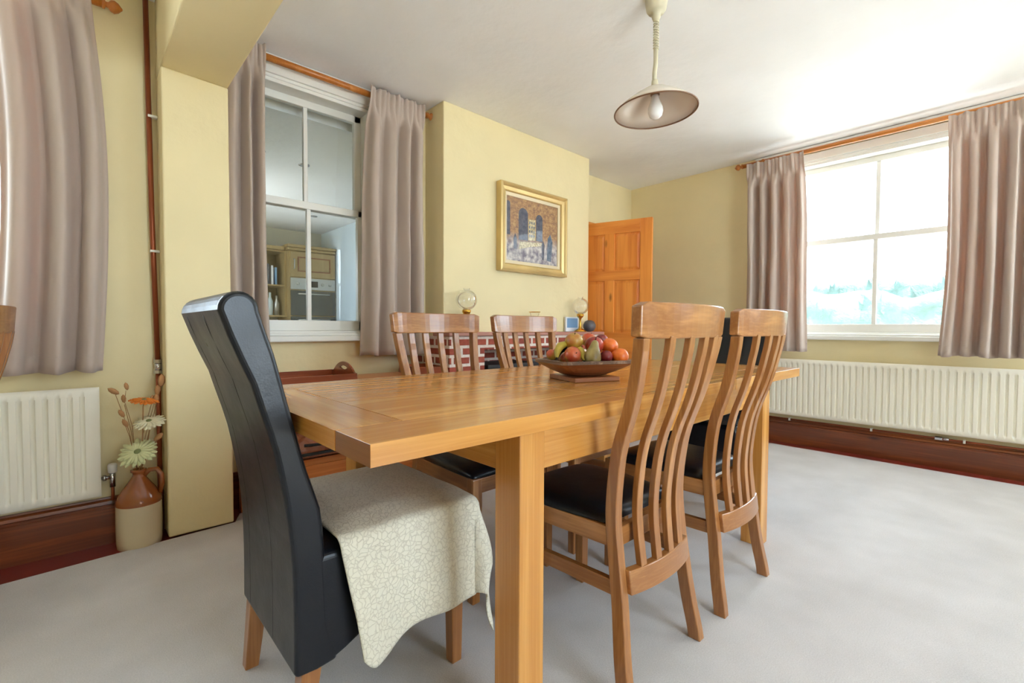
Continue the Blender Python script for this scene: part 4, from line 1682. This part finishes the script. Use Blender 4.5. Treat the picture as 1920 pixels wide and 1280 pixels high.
def round_fruit(name, label, cat, loc, r, m, sq=.94, dimple=.12, group='fruit in the wooden bowl', stalk=True, tilt=(0, 0)):
    pr_ = []
    n = 18
    for i in range(n + 1):
        a = -PI / 2 + PI * i / n
        c, s = math.cos(a), math.sin(a)
        d = dimple * (math.exp(-((c) / .28) ** 2))
        pr_.append((max(.0005, r * c), r * s * sq * (1 - d)))
    rt_ = thing(name, label, cat, loc, 0, group) if stalk else None
    b = MB().lathe(pr_, m, n=28)
    if not stalk:
        o = b.build(name, loc=loc, rot=(tilt[0], tilt[1], 0))
        return tag(o, label, cat, group)
    rt_.rotation_euler = (tilt[0], tilt[1], 0)
    b.build('flesh', rt_)
    MB().tube([(0, 0, r * sq * .82), (.002, .001, r * sq * 1.12)], .0014, M['knotbrown'], 6).build('stalk', rt_)
    return rt_



RF = round_fruit
RF('apple', 'large yellow-green apple on top left of the heap', 'apple', to_world(-.038, .014, .132), .036, M['apple_g'], tilt=(.3, -.2))
RF('apple', 'red-orange apple at the top back of the heap', 'apple', to_world(.060, .060, .135), .032, M['apple'], tilt=(.2, .3))
RF('apple', 'red and yellow apple at the front, its stalk end facing the viewer', 'apple', to_world(-.078, -.045, .082), .033, M['apple'], tilt=(1.1, -.9))
RF('apple', 'small brownish apple at the far left of the bowl beside the banana', 'apple', to_world(-.120, .040, .080), .024, M['apple'])
RF('nectarine', 'dark red nectarine in the middle of the heap behind the pear', 'nectarine', to_world(.035, -.018, .118), .037, M['nectarine'], dimple=.04, stalk=False)
RF('plum', 'dark red plum at the back right of the heap', 'plum', to_world(.112, .046, .135), .027, M['plum'], dimple=.05, stalk=False)
RF('plum', 'dark red plum low in the bowl between the pear and the orange', 'plum', to_world(.055, -.072, .076), .025, M['plum'], dimple=.05, stalk=False)
RF('orange', 'orange on top right of the heap', 'orange', to_world(.104, -.022, .113), .034, M['orange'], dimple=.02, stalk=False)
RF('orange', 'small orange half hidden behind the top right orange', 'orange', to_world(.126, .026, .120), .026, M['orange'], dimple=.02, stalk=False)
RF('orange', 'orange at the front right of the bowl', 'orange', to_world(.112, -.080, .076), .034, M['orange'], dimple=.02, stalk=False)
RF('orange', 'small orange at the right end of the bowl', 'orange', to_world(.140, -.032, .070), .027, M['orange'], dimple=.02, stalk=False)
RF('orange', 'orange low in the middle of the bowl under the others', 'orange', to_world(.035, .03, .052), .034, M['orange'], dimple=.02, stalk=False)
RF('apple', 'apple low in the left of the bowl under the others', 'apple', to_world(-.055, .03, .060), .035, M['apple'])
# pear
root = thing('pear', 'brownish green pear standing upright at the front of the bowl', 'pear', to_world(-.018, -.078, .040), 0, 'fruit in the wooden bowl')
root.rotation_euler = (.12, .12, 0)
MB().lathe([(.001, 0), (.018, .002), (.029, .014), (.033, .030), (.030, .048), (.022, .066), (.016, .080), (.013, .092), (.008, .099), (.001, .101)], M['pear'], n=28).build('flesh', root)
MB().tube([(0, 0, .099), (.003, .001, .112)], .0018, M['knotbrown'], 6).build('stalk', root)


def banana(label, pts, rs):
    r = thing('banana', label, 'banana', to_world(*pts[0]), 0, 'fruit in the wooden bowl')
    o_ = Vector(to_world(*pts[0]))
    P = [Vector(to_world(*p)) - o_ for p in pts]
    dense, dr = [], []
    for i in range(len(P) - 1):
        for k in range(6):
            t = k / 6
            dense.append(P[i].lerp(P[i + 1], t))
            dr.append(rs[i] + (rs[i + 1] - rs[i]) * t)
    dense.append(P[-1])
    dr.append(rs[-1])
    for _ in range(3):
        dense = [dense[0]] + [(dense[i - 1] + dense[i] * 2 + dense[i + 1]) / 4 for i in range(1, len(dense) - 1)] + [dense[-1]]
    MB().tube(dense, .01, M['banana'], 8, rs=dr).build('peel', r)
    e = dense[0]
    MB().tube([e - (dense[1] - e).normalized() * .006, e + (dense[1] - e) * .1], .0045, M['knotbrown'], 6).build('tip', r)


banana('green-yellow banana at the left of the bowl behind the front apple', [(-.135, -.025, .072), (-.125, -.01, .095), (-.100, .012, .115), (-.066, .03, .122)], [.006, .014, .016, .012])
banana('yellow banana piece showing between the front apple and the pear', [(-.045, -.075, .062), (-.040, -.055, .082), (-.036, -.030, .098), (-.02, .0, .10)], [.006, .014, .016, .012])

# ------------------------------------------------------------------ stoneware jug with dried flowers
JX, JY = .196, 2.738
root = thing('stoneware_jug', 'two-tone brown and cream stoneware jug on the floor beside the pier', 'jug', (JX, JY, -.012))
MB().lathe([(.001, 0), (.078, 0), (.083, .005), (.085, .03), (.086, .12), (.085, .198)], M['cream_glaze'], n=48, cap=False).build('lower_body', root)
MB().lathe([(.085, .1981), (.086, .205), (.083, .222), (.066, .256), (.040, .296), (.026, .318), (.022, .328), (.024, .338), (.030, .342), (.030, .352), (.022, .354), (.018, .345), (.016, .32)], M['tan'], n=48, cap=False).build('shoulder', root)
MB().tube([(.020, -.006, .322), (.040, -.012, .345), (.066, -.020, .345), (.082, -.024, .318), (.084, -.024, .275), (.076, -.022, .235)], .011, M['tan'], 14).build('handle', root)


def flower(label, head, up_, r, m, stem_base, group='dried flowers in the jug', layers=2, np_=20, dome=.25):
    root = thing('gerbera', label, 'flower', head, 0, group)
    T = Vector(up_).normalized().to_track_quat('Z', 'Y').to_matrix().to_4x4()
    b = MB()
    for L_ in range(layers):
        for k in range(np_):
            a = 2 * PI * (k + .5 * L_) / np_ + random.uniform(-.08, .08)
            ln = r * (1 - .22 * L_) * random.uniform(.9, 1.05)
            w = ln * .13
            dr_ = Vector((math.cos(a), math.sin(a), 0))
            sd_ = Vector((-math.sin(a), math.cos(a), 0))
            vs = []
            for t, ww, zz in ((.15, .5, .02), (.5, 1, .10 * dome * 4), (.85, .9, -.02), (1.0, .25, -.12)):
                z = zz * r * .35 + L_ * .006
                cc = dr_ * ln * t
                vs += [cc - sd_ * w * ww + Vector((0, 0, z)), cc + Vector((0, 0, z + .0022)), cc + sd_ * w * ww + Vector((0, 0, z))]
            vs = [T @ v for v in vs]
            fs = []
            for q in range(3):
                fs += [(q * 3, q * 3 + 1, q * 3 + 4, q * 3 + 3), (q * 3 + 1, q * 3 + 2, q * 3 + 5, q * 3 + 4)]
            b.add(vs, fs, m, True)
    o = b.build('petals', root)
    md = o.modifiers.new('s', 'SOLIDIFY')
    md.thickness = .0008
    MB().lathe([(.001, .012), (r * .14, .011), (r * .2, .006), (r * .2, -.004), (.002, -.012)], M['heart'], n=20, T=T).build('flower_heart', root)
    sb = Vector(stem_base) - Vector(head)
    mid = sb * .5 + Vector((.004, -.006, -.02))
    MB().tube([T @ Vector((0, 0, -.008)), T @ Vector((0, 0, -.03)) * .9, mid, sb], .0022, M['stem'], 6).build('stem', root)


base = (JX, JY, .315)
flower('large pale green-cream gerbera low over the neck of the jug', (.192, 2.690, .428), (-.25, -.55, .62), .080, M['petal_g'], (JX - .002, JY - .004, .315))
flower('cream gerbera in the middle height of the jug', (.236, 2.715, .557), (-.15, -.35, .90), .066, M['petal_c'], (JX + .004, JY, .315))
flower('orange gerbera at the top of the jug', (.219, 2.72, .655), (.10, -.15, 1), .058, M['petal_o'], (JX, JY + .004, .315), layers=2)


def grass(label, pts, heads, sz, i):
    root = thing('dried_grass', label, 'dried grass', (JX, JY, .315), 0, 'dried grass stems in the jug')
    P = [Vector((random.uniform(-.006, .006), random.uniform(-.006, .006), 0))] + [Vector(p) - Vector((JX, JY, .315)) for p in pts]
    MB().tube(P, .0014, M['stem'], 5).build('stem', root)
    for h, d in heads:
        c = Vector(h) - Vector((JX, JY, .315))
        T = Vector(d).normalized().to_track_quat('Z', 'Y').to_matrix().to_4x4()
        MB().lathe([(.001, -sz), (sz * .35, -sz * .7), (sz * .5, 0), (sz * .38, sz * .6), (.001, sz)], M['seed'], c, 10, T).build('seed_head', root)


grass('dried stem reaching furthest left with an oval seed head', [(.165, 2.72, .52), (.118, 2.70, .700)], [((.112, 2.70, .712), (-.8, 0, .6))], .024, 0)
grass('dried stem with an upright seed head left of the orange gerbera', [(.175, 2.72, .55), (.150, 2.72, .66), (.156, 2.72, .71)], [((.158, 2.72, .728), (-.2, 0, 1))], .018, 1)
grass('dried stem with a round seed head below the upright one', [(.172, 2.73, .52), (.150, 2.73, .645)], [((.148, 2.73, .672), (-.1, 0, 1))], .019, 2)
grass('dried stem with two papery pods at the left', [(.165, 2.71, .5), (.142, 2.70, .585)], [((.138, 2.70, .610), (-.5, 0, 1)), ((.150, 2.70, .565), (-.5, 0, 1))], .020, 3)
grass('tall dried reed nearest to the pipe', [(.225, 2.73, .5), (.268, 2.74, .68)], [((.272, 2.74, .70), (.1, 0, 1)), ((.266, 2.74, .66), (.1, 0, 1))], .024, 4)
grass('tall dried reed leaning towards the pier', [(.235, 2.73, .5), (.285, 2.735, .72)], [((.287, 2.735, .745), (.1, 0, 1))], .030, 5)
grass('thin dried reed behind the cream gerbera', [(.215, 2.74, .5), (.25, 2.75, .64)], [((.252, 2.75, .655), (.1, 0, 1))], .022, 6)
grass('dried leaf sticking out low on the right of the jug', [(.225, 2.71, .40), (.262, 2.70, .47)], [((.268, 2.70, .485), (.7, 0, .7))], .024, 7)

# ------------------------------------------------------------------ kitchen behind the internal window
KH = 2.36
kx0_, kx1_, ky0, ky1 = .50, 2.66, YW + .25, 7.0
K = M['kwall']
b = MB()
b.box((kx1_, ky0, -.1), (kx1_ + .1, ky1 + .1, KH), M['kblue'])
struct(b.build('wall_kitchen_right'), cat='wall')
b = MB()
b.box((kx0_ - .1, ky1, -.1), (kx1_, ky1 + .1, KH), K)
struct(b.build('wall_kitchen_back'), cat='wall')
b = MB()
for a, c in (((kx0_ - .1, ky0, -.1), (kx0_, 4.9, KH)), ((kx0_ - .1, 5.9, -.1), (kx0_, ky1, KH)), ((kx0_ - .1, 4.9, -.1), (kx0_, 5.9, 1.2)), ((kx0_ - .1, 4.9, 1.9), (kx0_, 5.9, KH))):  # unseen window opening added to light the kitchen
    b.box(a, c, K)
struct(b.build('wall_kitchen_left'), cat='wall')
struct(MB().box((kx0_ - .1, ky0, KH), (kx1_ + .1, ky1 + .1, KH + .1), M['ceiling']).build('ceiling_kitchen'), cat='ceiling')
struct(MB().box((kx0_ - .1, ky0, -.12), (kx1_ + .1, ky1 + .1, -.02), M['cream_glaze']).build('floor_kitchen'), cat='floor')  # floor kept pale to bounce light into the kitchen
for i, (x, y) in enumerate(((1.42, 4.1), (1.05, 4.0), (2.15, 5.9))):
    r = thing('ceiling_downlight', ['kitchen downlight seen through the upper panes near the glazing bar', 'kitchen downlight at the left of the upper left pane', 'kitchen downlight furthest back, seen through the lower left pane'][i], 'ceiling light', (x, y, KH), 0, 'kitchen downlights')
    MB().lathe([(.045, 0), (.045, -.006), (.030, -.008), (.030, -.0005)], M['chrome'], n=24).build('bezel', r)
    MB().lathe([(.029, -.001), (.029, -.004)], M['bulb'], n=24).build('lens', r)
TY = 6.48
root = thing('oven_tower', 'pale wooden kitchen tower unit with a built-in double oven', 'oven unit', (2.345, TY, -.02))
MB().box((-.30, 0, .0), (.305, .50, 2.02), M['cab']).build('carcass', root, bevel=.003)
q = MB()
q.box((-.335, -.045, 2.06), (.31, .50, 2.10), M['cab'])
q.box((-.32, -.025, 2.021), (.31, .50, 2.06), M['cab'])
q.build('cornice', root, bevel=.01)
d = MB().box((-.29, -.022, 1.68), (.295, -.001, 2.01), M['cab']).build('cupboard_door', root, bevel=.003)
q = MB()
for a, c in (((-.20, -.030, 1.75), (.23, -.022, 1.765)), ((-.20, -.030, 1.93), (.23, -.022, 1.945)), ((-.20, -.030, 1.765), (-.185, -.022, 1.93)), ((.215, -.030, 1.765), (.23, -.022, 1.93))):
    q.box(a, c, M['bowlwood'])
q.build('panel_moulding', d, bevel=.002)
MB().tube([(-.25, -.024, 1.78), (-.25, -.05, 1.79), (-.25, -.05, 1.90), (-.25, -.024, 1.91)], .008, M['steel'], 8).build('door_handle', d)
MB().box((-.29, -.02, 1.515), (.295, -.001, 1.665), M['steel']).build('control_panel', root, bevel=.002)
MB().box((-.05, -.0225, 1.55), (.06, -.0203, 1.63), M['black']).build('oven_display', root)
for x in (-.2, .12, .22):
    MB().lathe([(.018, 0), (.018, .018), (.001, .02)], M['steel'], (x, -.0205, 1.59), 16, Matrix.Rotation(PI / 2, 4, 'X')).build('knob', root)
for z0_, z1_ in ((1.17, 1.50), (.72, 1.155)):
    o = MB().box((-.29, -.02, z0_), (.295, -.001, z1_), M['ovenglass']).build('oven_door', root, bevel=.003)
    MB().tube([(-.20, -.02, z1_ - .045), (-.20, -.055, z1_ - .045), (.21, -.055, z1_ - .045), (.21, -.02, z1_ - .045)], .010, M['steel'], 8).build('oven_handle', o)
root = thing('kitchen_shelf_unit', 'open-ended pale wooden kitchen shelves left of the oven', 'shelf unit', (1.90, TY + .10, -.02))
MB().box((-.16, .36, 1.15), (.143, .40, 2.02), M['cab']).build('back_board', root)
for z in (1.15, 1.55, 2.0):
    MB().box((-.16, .0, z), (.143, .359, z + .02), M['cab']).build('shelf', root, bevel=.003)
MB().box((.115, .0, 1.171), (.143, .36, 1.999), M['cab']).build('side_board', root)
MB().box((-.17, -.04, 2.021), (.110, .40, 2.07), M['cab']).build('cornice', root, bevel=.008)
for k, (x, hgt, m) in enumerate(((-.10, .28, 'skyblue'), (-.03, .30, 'kblue'), (.05, .26, 'steel'))):
    tag(MB().lathe([(.001, 0), (.032, 0), (.034, hgt * .6), (.014, hgt * .8), (.014, hgt), (.001, hgt)], M[m], n=20).build('bottle', loc=(1.90 + x, TY + .22, 1.171 - .02 if k else 1.151)),
        ['blue bottle on the lower kitchen shelf', 'pale bottle in the middle of the lower kitchen shelf', 'steel bottle on the lower kitchen shelf next to the oven'][k], 'bottle', 'bottles on the kitchen shelf')
for k in range(3):
    tag(MB().box((-.012, -.08, 0), (.012, .08, .27 - .02 * k), M[['p_dark', 'paper', 'skyblue'][k]]).build('book', bevel=.002, loc=(1.84 + k * .045, TY + .24, 1.551)),
        ['dark book on the upper kitchen shelf', 'white book on the upper kitchen shelf', 'pale blue book on the upper kitchen shelf nearest the oven'][k], 'book', 'books on the kitchen shelf')
root = thing('kitchen_cupboard', 'pale wooden wall cupboard at the far left of the kitchen', 'cupboard', (1.45, TY + .14, -.02))
MB().box((-.28, 0, 1.25), (.275, .35, 2.02), M['cab']).build('carcass', root, bevel=.003)
MB().box((-.27, -.02, 1.26), (.265, -.001, 2.01), M['cab']).build('cupboard_door', root, bevel=.003)
MB().box((-.30, -.05, 2.021), (.275, .35, 2.07), M['cab']).build('cornice', root, bevel=.008)

# ------------------------------------------------------------------ outdoors
b = MB()
b.box((XR + .31, -14, -.5), (34, 16, -.3), M['grass'])
struct(b.build('floor_pale_ground'), 'assumed terrace outside the right window, pale to bounce light indoors', 'terrace')
b = MB()
b.box((-14, YB - 14, -.5), (XR + .3, YB - .25, -.3), M['grass'])
struct(b.build('floor_back_garden'), 'assumed terrace behind the house, pale to bounce light indoors', 'terrace')
b = MB()
b.box((-14, 3.3, -.5), (.3, 18, -.3), M['grass'])
struct(b.build('floor_left_garden'), 'assumed terrace outside the far left window, pale to bounce light indoors', 'terrace')


def hedge(label, x, y0, y1, h, seed, th=.9, bump=.18):
    n, mz = 90, 16
    vs, fs = [], []
    for j in range(mz + 1):
        for i in range(n + 1):
            y = y0 + (y1 - y0) * i / n
            if j <= 10:
                z = h * j / 10
                xx = x
            else:
                z = h
                xx = x + th * (j - 10) / 6
            nn = noise.noise(Vector((y * 2.2, z * 2.2, seed))) * bump + noise.noise(Vector((y * 6, z * 6, seed + 3))) * bump * .6
            vs.append((xx - nn, y, -.3 + z + (noise.noise(Vector((y * 1.1, xx, seed))) * .25 if j >= 9 else 0) + nn * .4))
    w = n + 1
    for j in range(mz):
        for i in range(n):
            fs.append((j * w + i, j * w + i + 1, (j + 1) * w + i + 1, (j + 1) * w + i))
    o = MB().add(vs, fs, M['hedge'], True).build('garden_hedge')
    return tag(o, label, 'hedge')


hedge('leafy green hedge across the garden outside the bright window', 11.5, -6, 8, 2.05, 3)
hedge('more distant tall bushes rising beyond the garden hedge', 17, -8, 6.5, 2.75, 8, 1.4, .35)
